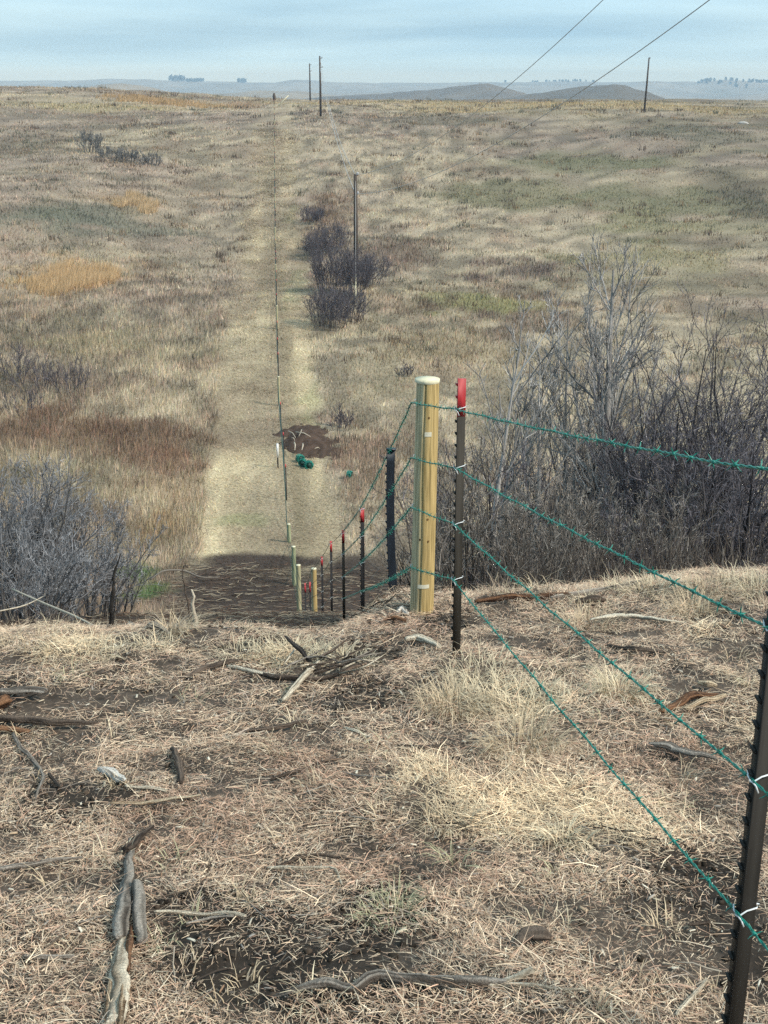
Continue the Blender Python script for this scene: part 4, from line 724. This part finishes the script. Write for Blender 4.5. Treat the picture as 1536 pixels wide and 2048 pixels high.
for k, (pa, pb, r_) in enumerate((((577, 882), (592, 893), .035), ((592, 884), (622, 891), .04), ((604, 879), (598, 890), .03), ((589, 905), (590, 918), .05), ((606, 908), (604, 918), .05), ((583, 896), (590, 899), .03), ((630, 918), (640, 915), .03))):
    a = g(*pa); b = g(*pb); a.z += .45; b.z += .38; m = (a + b) / 2 + Vector((.03, 0, .06)); V, F = tubes(np.array([list(a), list(m), list(b)])[None] - np.array(a), np.array([[r_ * .6, r_ * .6, r_ * .3]]), 6, True)
    tag(link('pale_stick', fast_mesh('pale_stick', V, F, M['wood_pale'], smooth=True), None, a), 'pale stick lying on the dark soil heap', 'stick', 'sticks on the soil heap')
def wire_roll(px, py, r0, label, tilt):
    p = g(px, py); n = 420; tt = np.linspace(0, 1, n); a = tt * 2 * np.pi * 16; rr = r0 * (.8 + .2 * np.sin(a * .37)) ; r = np.random.default_rng(int(abs(px))); z_ = (tt - .5) * r0 * 1.1
    Q = np.column_stack([np.cos(a) * rr, z_, np.sin(a) * rr + r0 * .9]) + r.normal(size=(n, 3)) * .012
    ca, sa = math.cos(tilt), math.sin(tilt); Q = np.column_stack([Q[:, 0] * ca - Q[:, 1] * sa, Q[:, 0] * sa + Q[:, 1] * ca, Q[:, 2]])
    V, F = tubes(Q[None], np.full((1, n), .012), 4); t = empty('wire_roll', p); tag(t, label, 'wire roll'); link('coil', fast_mesh('coil', V, F, M['wire']), t)
    link('spool', tube_mesh('spool', [(sa * r0 * .6, -ca * r0 * .6, r0 * .9), (-sa * r0 * .6, ca * r0 * .6, r0 * .9)], r0 * .55, 10, M['wire_far']), t)
wire_roll(600, 924, .17, 'green roll of barbed wire lying by the soil heap, left one', .6); wire_roll(606, 933, .17, 'green roll of barbed wire lying by the soil heap, middle one', -.3); wire_roll(618, 937, .17, 'green roll of barbed wire lying by the soil heap, right one', .2); wire_roll(699, 957, .16, 'single green roll of barbed wire lying right of the mown strip', 1.2)
p = g(1486, 248); V, F = join([tubes(np.array([[-.8, 0, .05], [-.45, 0, .12], [.1, .05, .16], [.6, 0, .08], [.85, 0, .02]])[None], np.array([[.1, .22, .25, .17, .06]]), 9, True)]); tag(link('rock', fast_mesh('rock', V, F, M['rock'], smooth=False), None, p), 'long white rock on the right hillside', 'rock')
# ------------------------------------------------------------------ straw litter on the near ground
def strips(B, D, W, L_, curl, lift, wid, col, K=3):
    """B base, D horizontal unit dir, W sideways unit, bent flat strips with three sections"""
    n = len(B); t = [0, .5, 1.0] if K == 3 else [0, 1.0]; V = np.zeros((n, 2 * K, 3))
    for k, tt in enumerate(t):
        c_ = B + D * (L_ * tt)[:, None] + W * (curl * (tt * tt))[:, None]; c_ = c_.copy(); c_[:, 2] += lift * (1 - (2 * tt - 1) ** 2) + .0
        ww = wid * ((1.0, .9, .35) if K == 3 else (1.0, .3))[k]; V[:, 2 * k] = c_ - W * ww[:, None]; V[:, 2 * k + 1] = c_ + W * ww[:, None]
    o = (np.arange(n) * 2 * K)[:, None]; F = (np.concatenate([o + [0, 1, 3, 2], o + [2, 3, 5, 4]], 1) if K == 3 else o + [0, 1, 3, 2]).reshape(-1, 4)
    return V, F, np.repeat(col, 2 * K, axis=0)
PAL = np.array([[.60, .50, .37], [.50, .395, .285], [.41, .31, .225], [.46, .315, .235], [.28, .19, .13], [.36, .31, .26], [.16, .105, .072], [.70, .62, .48]]) * np.array([1.20, 1.115, 1.05])
def straw(n, xr, yr, seed, lmin, lmax, wmin, wmax, K=3, cover_=.14):
    r = np.random.default_rng(seed); x = r.uniform(*xr, n * 2); y = r.uniform(*yr, n * 2)
    keep = (np.abs(x) < .36 * y + .9); x, y = x[keep][:n], y[keep][:n]
    dk, pl, pk = near_masks(x, y); clump = fbm(x / .25, y / .25, 3, 3.3); brow = 1 - sm((y - (7.0 + 1.5 * sm((x - .3) / 2.4))) / .9)
    keep = r.random(len(x)) < (1 - (.86 if cover_ < .3 else .6) * dk) * (cover_ + 1.2 * sm((clump - .33) / .26)) * (.35 + .65 * brow); x, y, pl, pk, clump = x[keep], y[keep], pl[keep], pk[keep], clump[keep]; m = len(x)
    flow = 6.283 * fbm(x / 1.1, y / 1.1, 2, 6.1) * 1.5; a = flow + r.normal(0, .9, m); wild = r.random(m) < .4; a[wild] = r.uniform(0, 6.283, wild.sum())
    L_ = r.uniform(lmin, lmax, m) * r.uniform(.5, 1.0, m) * (1 + .45 * pl); tilt = r.normal(.03, .17, m) + .06 * pl; D = np.column_stack([np.cos(a) * np.cos(tilt), np.sin(a) * np.cos(tilt), np.sin(tilt)])
    W = np.column_stack([-np.sin(a), np.cos(a), r.normal(0, .45, m)]); W = W / np.linalg.norm(W, axis=1, keepdims=True)
    z = H(x, y) + r.uniform(.0, .028, m) * (.5 + clump); B = np.column_stack([x, y, z])
    p = r.random(m); idx = np.where(p < .18, 0, np.where(p < .36, 1, np.where(p < .58, 2, np.where(p < .70, 3, np.where(p < .80, 4, np.where(p < .88, 5, np.where(p < .94, 6, 7)))))))
    idx = np.where((r.random(m) < pk * .6), np.where(r.random(m) < .5, 3, 4), idx); idx = np.where((r.random(m) < pl * .65), np.where(r.random(m) < .7, 0, 7), idx)
    col = PAL[idx] * r.uniform(.75, 1.35, (m, 1)) * (.78 + .6 * clump)[:, None]; col = col * (1 if K == 3 else (.9 + .15 * pl)[:, None]); warm = pl[:, None] * .5; col = col * (1 - warm * np.array([0, .02, .16]))
    return strips(B, D, W, L_, r.normal(0, .09, m) * L_, np.abs(r.normal(0, .05, m)) * L_, r.uniform(wmin, wmax, m), col, K)
parts = [straw(155000, (-4.2, 4.6), (1.6, 9.6), 1, .03, .10, .0005, .0015), straw(22000, (-4.2, 4.6), (1.6, 9.6), 2, .07, .20, .0005, .0013), straw(205000, (-4.2, 4.6), (1.6, 9.6), 4, .012, .06, .0005, .0018, 2, .3), straw(140000, (-1.75, 1.85), (1.6, 4.6), 3, .006, .045, .0004, .0014, 2, .45)]
Vv = np.concatenate([p[0].reshape(-1, 3) for p in parts]); Ff = []; o = 0
for p in parts: Ff.append(p[1] + o); o += p[0].shape[0] * p[0].shape[1]
tag(link('straw_litter', fast_mesh('straw_litter', Vv, np.concatenate(Ff), M['straw'], np.concatenate([p[2] for p in parts]))), 'dry straw and dead grass litter covering the near ground', 'straw', kind='stuff')
# tufts of long dead grass still rooted
def tufts(spots, seed, name, label, cat):
    r = np.random.default_rng(seed); Vs, Cs, n_ = [], [], 0
    for (px, py, rad, n, L0, c) in spots:
        p0 = g(px, py); a = r.uniform(0, 6.283, n); rr = rad * np.sqrt(r.random(n)); x = p0.x + np.cos(a) * rr; y = p0.y + np.sin(a) * rr; B = np.column_stack([x, y, H(x, y) - .01])
        a2 = a + r.normal(0, .7, n); tl = np.abs(r.normal(1.05, .35, n)); L_ = L0 * r.uniform(.4, 1.1, n); out_ = np.column_stack([np.cos(a2), np.sin(a2), 0 * a2]); W = np.column_stack([-np.sin(a2), np.cos(a2), 0 * a2])
        wd = r.uniform(.001, .0022, n); pts = [B]
        for k in range(3): an = tl * (k + .6) / 1.6; pts.append(pts[-1] + (np.sin(an)[:, None] * out_ + np.cos(an)[:, None] * np.array([0, 0, 1])) * (L_ / 3)[:, None])
        V = np.zeros((n, 8, 3))
        for k in range(4): V[:, 2 * k] = pts[k] - W * (wd * (1, .9, .7, .25)[k])[:, None]; V[:, 2 * k + 1] = pts[k] + W * (wd * (1, .9, .7, .25)[k])[:, None]
        Vs.append(V); Cs.append(np.repeat(np.array(c) * r.uniform(.65, 1.25, (n, 1)), 8, axis=0)); n_ += n
    V = np.concatenate(Vs); o = (np.arange(n_) * 8)[:, None]; F = np.concatenate([o + [0, 1, 3, 2], o + [2, 3, 5, 4], o + [4, 5, 7, 6]], 1).reshape(-1, 4)
    tag(link(name, fast_mesh(name, V, F, M['straw'], np.concatenate(Cs))), label, cat, kind='stuff')
ST = (.68, .57, .39); GR = (.46, .43, .26); TN = (.56, .44, .29)
r_ = np.random.default_rng(77); spots = [(1000, 1400, .28, 300, .17, ST), (960, 1350, .2, 140, .15, ST), (1050, 1430, .25, 220, .17, ST), (1240, 1390, .10, 240, .20, ST), (900, 1420, .14, 260, .24, TN), (1040, 1500, .14, 260, .22, TN), (590, 1310, .2, 300, .13, ST), (690, 1325, .15, 150, .13, ST), (480, 1310, .14, 150, .13, ST), (160, 1310, .18, 180, .15, ST), (60, 1290, .2, 180, .15, TN), (300, 1290, .16, 140, .13, ST),
    (352, 1266, .08, 110, .20, TN), (340, 1268, .06, 50, .20, (.45, .38, .30)), (780, 1835, .09, 120, .10, (.38, .36, .22)), (790, 1800, .06, 60, .09, (.38, .36, .22)), (1300, 1185, .22, 240, .16, ST), (1420, 1190, .22, 220, .16, TN), (1500, 1170, .2, 220, .17, ST), (1380, 1230, .14, 160, .2, TN), (900, 1650, .1, 130, .14, TN), (1130, 1680, .07, 110, .12, ST), (1180, 1250, .16, 160, .2, TN)]
spots += [(r_.uniform(0, 1500), r_.uniform(1300, 2030), r_.uniform(.03, .08), int(r_.uniform(10, 34)), r_.uniform(.06, .13), (ST, TN, TN, GR)[r_.integers(4)]) for _ in range(70)]
spots += [(r_.uniform(0, 620), r_.uniform(1245, 1275), .06, 14, r_.uniform(.06, .14), (TN, ST, (.30, .22, .16))[r_.integers(3)]) for _ in range(26)] + [(r_.uniform(930, 1530), r_.uniform(1165, 1215), .09, 40, r_.uniform(.1, .24), (TN, ST, (.30, .22, .16))[r_.integers(3)]) for _ in range(30)]
tufts(spots, 5, 'grass_tufts', 'loose tufts of long dead grass on the near ground', 'grass')
# dead twigs standing along the foot of the thickets
def brush(n, xr, yr, hmin, hmax, seed, wd, cols, name, label):
    r = np.random.default_rng(seed); x = r.uniform(*xr, n); y = r.uniform(*yr, n)
    if xr[0] > .2:
        y = y + .9 * sm((x - .5) / 2.6)
    h = r.uniform(hmin, hmax, n) * r.uniform(.4, 1, n); B = np.column_stack([x, y, H(x, y) - .02]); a = r.uniform(0, 6.283, n); le = r.gamma(2, .18, n); d = np.column_stack([np.cos(a) * le, np.sin(a) * le, np.ones(n)]); d /= np.linalg.norm(d, axis=1, keepdims=True)
    P = [B]; cur = d
    for k in range(3): cur = cur + r.normal(0, .16, (n, 3)); cur /= np.linalg.norm(cur, axis=1, keepdims=True); P.append(P[-1] + cur * (h / 3)[:, None])
    V, F = tubes(np.stack(P, 1), wd * r.uniform(.6, 1.3, n)[:, None] * np.array([[1, .85, .65, .35]]), 3); c_ = np.array(cols)[r.integers(len(cols), size=n)] * r.uniform(.6, 1.4, (n, 1))
    tag(link(name, fast_mesh(name, V, F, M['twig'], np.repeat(c_, 12, axis=0))), label, 'brush', kind='stuff')
brush(3800, (.75, 6.2), (7.9, 10.5), .2, .95, 61, .0028, [(.07, .055, .045), (.12, .10, .085), (.22, .19, .16), (.05, .042, .042)], 'thicket_brush', 'tangled dead stalks along the foot of the right thicket')
brush(1500, (-4.5, -.95), (7.3, 10.0), .08, .34, 62, .0024, [(.11, .075, .06), (.20, .16, .13), (.30, .26, .2), (.07, .055, .05)], 'brow_stalks', 'reddish dead stalks along the left brow')
# chips and clods
def shards(n, seed, lmin, lmax, cols, mat, name, label, cat, mask=None, lump=False):
    r = np.random.default_rng(seed); x = r.uniform(-3.9, 4.2, n * 2); y = r.uniform(1.7, 8.6, n * 2); k = np.abs(x) < .36 * y + .7
    if mask == 'dark': dk, _, _ = near_masks(x, y); k &= r.random(len(x)) < dk * .95 + .05
    x, y = x[k][:n], y[k][:n]; m = len(x); L_ = r.uniform(lmin, lmax, m); a = r.uniform(0, 6.283, m); asp = r.uniform(.12, .4, m) if not lump else r.uniform(.6, 1, m); th = (.12 if not lump else .6)
    base = np.array([[-1, -1, -1], [1, -.7, -1], [.8, 1, -1], [-.9, .8, -1], [-.7, -.6, 1], [.75, -.5, 1], [.5, .6, 1], [-.6, .5, 1]]) * .5; V = base[None] * np.stack([L_, L_ * asp, L_ * th * r.uniform(.5, 1.3, m)], 1)[:, None] * r.uniform(.7, 1.3, (m, 8, 3))
    ti = r.normal(0, .2, m); V[..., 2] += V[..., 0] * ti[:, None]; ca, sa = np.cos(a)[:, None], np.sin(a)[:, None]; V = np.stack([V[..., 0] * ca - V[..., 1] * sa, V[..., 0] * sa + V[..., 1] * ca, V[..., 2]], -1) + np.column_stack([x, y, H(x, y) + (.012 if not lump else .004)])[:, None]
    f0 = np.array([[0,3,2,1],[4,5,6,7],[0,1,5,4],[1,2,6,5],[2,3,7,6],[3,0,4,7]]); F = ((np.arange(m) * 8)[:, None, None] + f0[None]).reshape(-1, 4); c_ = np.array(cols)[r.integers(len(cols), size=m)] * r.uniform(.7, 1.25, (m, 1))
    tag(link(name, fast_mesh(name, V.reshape(-1, 3), F, M[mat], np.repeat(c_, 8, axis=0))), label, cat, kind='stuff')
shards(2600, 71, .008, .034, [(.55, .46, .33), (.40, .29, .19), (.66, .60, .48), (.26, .16, .10), (.34, .30, .26)], 'chips', 'wood_chips', 'small wood and bark chips scattered over the near ground', 'wood chips')
shards(9000, 72, .008, .030, [(.05, .038, .028), (.075, .056, .042), (.035, .028, .022)], 'clod', 'soil_clods', 'dark soil crumbs in the bare patches', 'soil', 'dark', True)
def twigs(n, seed):
    r = np.random.default_rng(seed); x = r.uniform(-3.8, 4.2, n * 2); y = r.uniform(1.8, 8.8, n * 2); k = np.abs(x) < .36 * y + .7; x, y = x[k][:n], y[k][:n]; m = len(x); a = r.uniform(0, 6.283, m); L_ = r.uniform(.06, .30, m) * r.uniform(.5, 1, m); P = []
    for t in (0, .33, .66, 1): xx = x + np.cos(a) * L_ * t; yy = y + np.sin(a) * L_ * t; P.append(np.column_stack([xx, yy, H(xx, yy) + r.uniform(.008, .03, m)])); a = a + r.normal(0, .18, m)
    V, F = tubes(np.stack(P, 1), r.uniform(.0014, .0038, m)[:, None] * np.array([[1, .9, .8, .5]]), 4); c_ = np.array([(.10, .075, .055), (.22, .19, .16), (.05, .038, .03), (.38, .32, .25)])[r.integers(4, size=m)]
    tag(link('loose_twigs', fast_mesh('loose_twigs', V, F, M['twig'], np.repeat(c_, 16, axis=0), smooth=True)), 'small broken twigs scattered through the straw', 'twigs', kind='stuff')
twigs(900, 81)
# ------------------------------------------------------------------ grass of the far field: standing blades, width grows with distance so that each still reads
def field(n, y0, y1, seed, name, label, mode):
    r = np.random.default_rng(seed); y = y0 * (y1 / y0) ** r.random(n * 2); u = r.uniform(-1, 1, n * 2); x = u * (.37 * y + 3)
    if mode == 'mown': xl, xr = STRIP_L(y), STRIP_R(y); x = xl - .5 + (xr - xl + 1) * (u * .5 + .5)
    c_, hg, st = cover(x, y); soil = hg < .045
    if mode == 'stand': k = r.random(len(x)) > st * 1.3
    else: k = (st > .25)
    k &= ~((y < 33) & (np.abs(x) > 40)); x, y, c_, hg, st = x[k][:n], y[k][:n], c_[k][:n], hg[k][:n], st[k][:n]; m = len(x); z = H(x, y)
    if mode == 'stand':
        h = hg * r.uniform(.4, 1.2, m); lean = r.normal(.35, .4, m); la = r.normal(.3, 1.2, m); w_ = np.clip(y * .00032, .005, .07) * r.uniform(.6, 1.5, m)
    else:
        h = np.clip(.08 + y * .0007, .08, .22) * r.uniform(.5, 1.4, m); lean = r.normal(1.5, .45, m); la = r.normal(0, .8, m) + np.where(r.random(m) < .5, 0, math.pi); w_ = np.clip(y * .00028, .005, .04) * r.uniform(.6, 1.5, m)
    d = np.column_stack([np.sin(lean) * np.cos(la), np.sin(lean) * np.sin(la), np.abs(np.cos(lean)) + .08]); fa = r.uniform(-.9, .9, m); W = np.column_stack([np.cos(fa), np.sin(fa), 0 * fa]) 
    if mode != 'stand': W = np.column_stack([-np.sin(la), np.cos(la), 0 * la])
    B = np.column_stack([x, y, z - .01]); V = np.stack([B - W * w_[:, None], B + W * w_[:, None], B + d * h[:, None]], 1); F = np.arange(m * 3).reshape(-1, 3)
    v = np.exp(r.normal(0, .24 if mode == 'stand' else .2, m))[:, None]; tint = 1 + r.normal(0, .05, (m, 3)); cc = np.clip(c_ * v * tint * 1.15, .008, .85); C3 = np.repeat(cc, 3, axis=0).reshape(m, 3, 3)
    tag(link(name, fast_mesh(name, V.reshape(-1, 3), F, M['grass'], C3.reshape(-1, 3))), label, 'grass', kind='stuff')
field(430000, 27, 400, 91, 'field_grass', 'dry standing prairie grass over the far field', 'stand')
field(105000, 33, 190, 92, 'mown_grass', 'flattened pale mown grass along the cleared fence strip', 'mown')
field(26000, 27, 45, 93, 'draw_grass', 'sparse grass on the floor of the draw', 'stand')

def debris(n, seed, yr=(24, 37), xr=(-7, 4), lr=(.08, .55), rr=(.005, .014), name='draw_debris', label='twigs and bark bits strewn over the dark soil of the draw'):
    r = np.random.default_rng(seed); y = r.uniform(*yr, n); x = r.uniform(*xr, n); a = r.normal(0, .5, n); L_ = r.uniform(*lr, n); P = []
    for t in (0, .5, 1): xx = x + np.cos(a) * L_ * t; yy = y + np.sin(a) * L_ * t; P.append(np.column_stack([xx, yy, H(xx, yy) + r.uniform(.01, .08, n)]))
    V, F = tubes(np.stack(P, 1), r.uniform(*rr, n)[:, None] * np.array([[1, .9, .5]]), 3); c_ = np.array([(.10, .075, .055), (.20, .16, .12), (.05, .038, .03), (.34, .28, .2), (.15, .09, .06)])[r.integers(5, size=n)]
    tag(link(name, fast_mesh(name, V, F, M['twig'], np.repeat(c_, 9, axis=0))), label, 'debris', kind='stuff')
debris(3600, 95)
debris(3800, 96, (6.9, 14), (-4, .4), (.04, .22), (.0015, .005), 'bank_debris', 'twigs and bark bits on the bank just behind the left brow')
debris(3000, 98, (12, 25), (-5, 1), (.06, .4), (.003, .009), 'slope_debris', 'twigs and bark bits on the slope down into the draw')

def weeds(n, per, seed):
    r = np.random.default_rng(seed); y = 38 * (330 / 38.) ** r.random(n); x = r.uniform(-1, 1, n) * (.37 * y + 3); c_, hg, st = cover(x, y); k = (st < .3) & (fbm(x / 14, y / 14, 3, 44.) > .42); x, y, c_ = x[k], y[k], c_[k]; n = len(x)
    h = r.uniform(.18, .5, n) * (1 + y / 260); kind = r.random(n); base = np.where(kind[:, None] < .45, np.array([[.13, .095, .07]]), np.where(kind[:, None] < .75, np.array([[.15, .145, .10]]), np.array([[.26, .18, .11]])))
    X = np.repeat(x, per) + r.normal(0, .16, n * per) * np.repeat(1 + y / 90, per); Y = np.repeat(y, per) + r.normal(0, .16, n * per) * np.repeat(1 + y / 90, per); m = n * per; hh = np.repeat(h, per) * r.uniform(.5, 1.1, m); a = r.uniform(0, 6.283, m); le = np.abs(r.normal(0, .4, m)); w_ = np.repeat(np.clip(y * .0003, .006, .06), per)
    B = np.column_stack([X, Y, H(X, Y) - .02]); d = np.column_stack([np.cos(a) * le, np.sin(a) * le, np.ones(m)]); fa = r.uniform(-.8, .8, m); W = np.column_stack([np.cos(fa), np.sin(fa), 0 * fa]) * w_[:, None]
    V = np.stack([B - W, B + W, B + d * hh[:, None]], 1); col = np.repeat(base, per, axis=0) * np.exp(r.normal(0, .25, (m, 1)))
    tag(link('dark_weeds', fast_mesh('dark_weeds', V.reshape(-1, 3), np.arange(m * 3).reshape(-1, 3), M['grass'], np.repeat(col, 3, axis=0))), 'small dark weed clumps dotted over the far field', 'weeds', kind='stuff')
weeds(2600, 14, 97)

def tall_patch(px, py, rx, ry, n, h0, col, seed, name, label):
    B_ = blob(px, py, rx, ry); r = np.random.default_rng(seed); a = r.uniform(0, 6.283, n); q = r.random(n) ** .6; x = B_[0] + np.cos(a) * q * B_[2]; y = B_[4] + np.sin(a) * q * B_[3]; k = fbm(x / 1.2, y / 1.6, 3, 3.3) > .34 + .22 * q; x, y = x[k], y[k]; m = len(x)
    h = h0 * r.uniform(.5, 1.1, m); le = r.normal(.45, .25, m); la = r.normal(.1, .5, m); d = np.column_stack([np.sin(le) * np.cos(la), np.sin(le) * np.sin(la), np.cos(le)]); w_ = y * .00022 * r.uniform(.6, 1.4, m); fa = r.uniform(-.8, .8, m); W = np.column_stack([np.cos(fa), np.sin(fa), 0 * fa]) * w_[:, None]; B = np.column_stack([x, y, H(x, y) - .02])
    V = np.stack([B - W, B + W, B + d * h[:, None]], 1); c_ = np.array(col) * np.exp(r.normal(0, .22, (m, 1)))
    tag(link(name, fast_mesh(name, V.reshape(-1, 3), np.arange(m * 3).reshape(-1, 3), M['grass'], np.repeat(c_, 3, axis=0))), label, 'grass', kind='stuff')
tall_patch(150, 562, 88, 30, 11000, .95, (.62, .43, .24), 401, 'orange_grass', 'patch of tall orange grass on the left of the far field')
tall_patch(265, 408, 66, 20, 6000, .7, (.58, .42, .25), 402, 'orange_grass', 'fainter orange grass patch higher on the left slope')
tall_patch(330, 205, 150, 7, 5000, .8, (.5, .34, .18), 403, 'orange_grass', 'rusty grass streak along the left of the skyline')
# ------------------------------------------------------------------ far trees on the ridge
def far_tree(px, d, w_px, h_px, label, group, seed, conifer=True):
    r = np.random.default_rng(seed); x = (px - 768) / FPX * d * CP; x = float(x); zb = float(H(x, d)); k = d * CP / FPX; w_, h = w_px * k, h_px * k
    t = empty('ridge_tree', (x, d, zb)); tag(t, label, 'tree', group); link('trunk', tube_mesh('trunk', [(0, 0, -1), (0, 0, h * .5)], [h * .04, h * .03], 5, M['pole']), t)
    n = 46; u = r.random(n); c_ = np.column_stack([r.normal(0, 1, n), r.normal(0, 1, n), np.zeros(n)]); rad = w_ * .5 * ((1.05 - u) if conifer else np.sqrt(1 - (2 * u - 1) ** 2) * .95)
    c_ = unit(c_) * (rad * np.sqrt(r.random(n)))[:, None]; c_[:, 2] = h * (.12 + .86 * u); s = w_ * .20; V = c_[:, None] + r.normal(0, s, (n, 4, 3)) * np.array([1, 1, .8]); F = (np.arange(n) * 4)[:, None, None] + np.array([[0, 1, 2], [0, 2, 3], [0, 3, 1], [1, 3, 2]])[None]
    link('crown', fast_mesh('crown', V.reshape(-1, 3), F.reshape(-1, 3), M['evergreen']), t)
r_ = np.random.default_rng(9)
def ridge_d(px):
    """distance of the skyline ridge in that direction"""
    d = np.linspace(3600, 5600, 200); x = (px - 768) / FPX * d * CP; return float(d[np.argmax((H(x, d) - EYE) / d)])
for k in range(11): px = 340 + k * 2.9 + r_.uniform(-.6, .6); far_tree(px, ridge_d(px) - 30, r_.uniform(5, 7), r_.uniform(8, 11), 'dark evergreen in the dense left block of the ridge shelterbelt', 'dense left block of the far shelterbelt', 500 + k)
for k in range(12): px = 374 + k * 3.0 + r_.uniform(-.6, .6); far_tree(px, ridge_d(px) - 30, r_.uniform(4.5, 6), r_.uniform(5, 7), 'lower dark evergreen in the right row of the ridge shelterbelt', 'right row of the far shelterbelt', 530 + k)
for k, px in enumerate((479, 484, 489)): far_tree(px, ridge_d(px) - 200, 8, 8, 'bluish bush on the far ridge right of the shelterbelt', 'bush cluster on the far ridge', 560 + k, False)
for k in range(22): px = r_.uniform(1000, 1190); far_tree(px, ridge_d(px) - r_.uniform(0, 80), r_.uniform(2.5, 5), r_.uniform(2.5, 4.5), 'tiny dark tree on the ridge above the buttes', 'sparse trees on the ridge above the buttes', 600 + k, False)
for k in range(44): px = r_.uniform(1395, 1540); far_tree(px, ridge_d(px) - r_.uniform(0, 250), r_.uniform(3.5, 6), r_.uniform(4, 7), 'small dark tree on the ridge at the right edge', 'trees on the far ridge at the right', 640 + k, False)
# ------------------------------------------------------------------ air
V, F = boxvf(-5400, 5400, -60, 7700, -58, 75); hz = link('haze', fast_mesh('haze', V, F)); tag(hz, 'pale blue air over the far hills', 'haze', kind='stuff')
m = bpy.data.materials.new('haze'); m.use_nodes = True; t = m.node_tree; t.nodes.clear(); o = t.nodes.new('ShaderNodeOutputMaterial'); v = t.nodes.new('ShaderNodeVolumePrincipled')
v.inputs['Color'].default_value = (.50, .74, 1.0, 1); v.inputs['Density'].default_value = 2.7e-4; v.inputs['Absorption Color'].default_value = (1, 1, 1, 1); v.inputs['Anisotropy'].default_value = 0.0
t.links.new(v.outputs[0], o.inputs['Volume']); hz.data.materials.append(m)
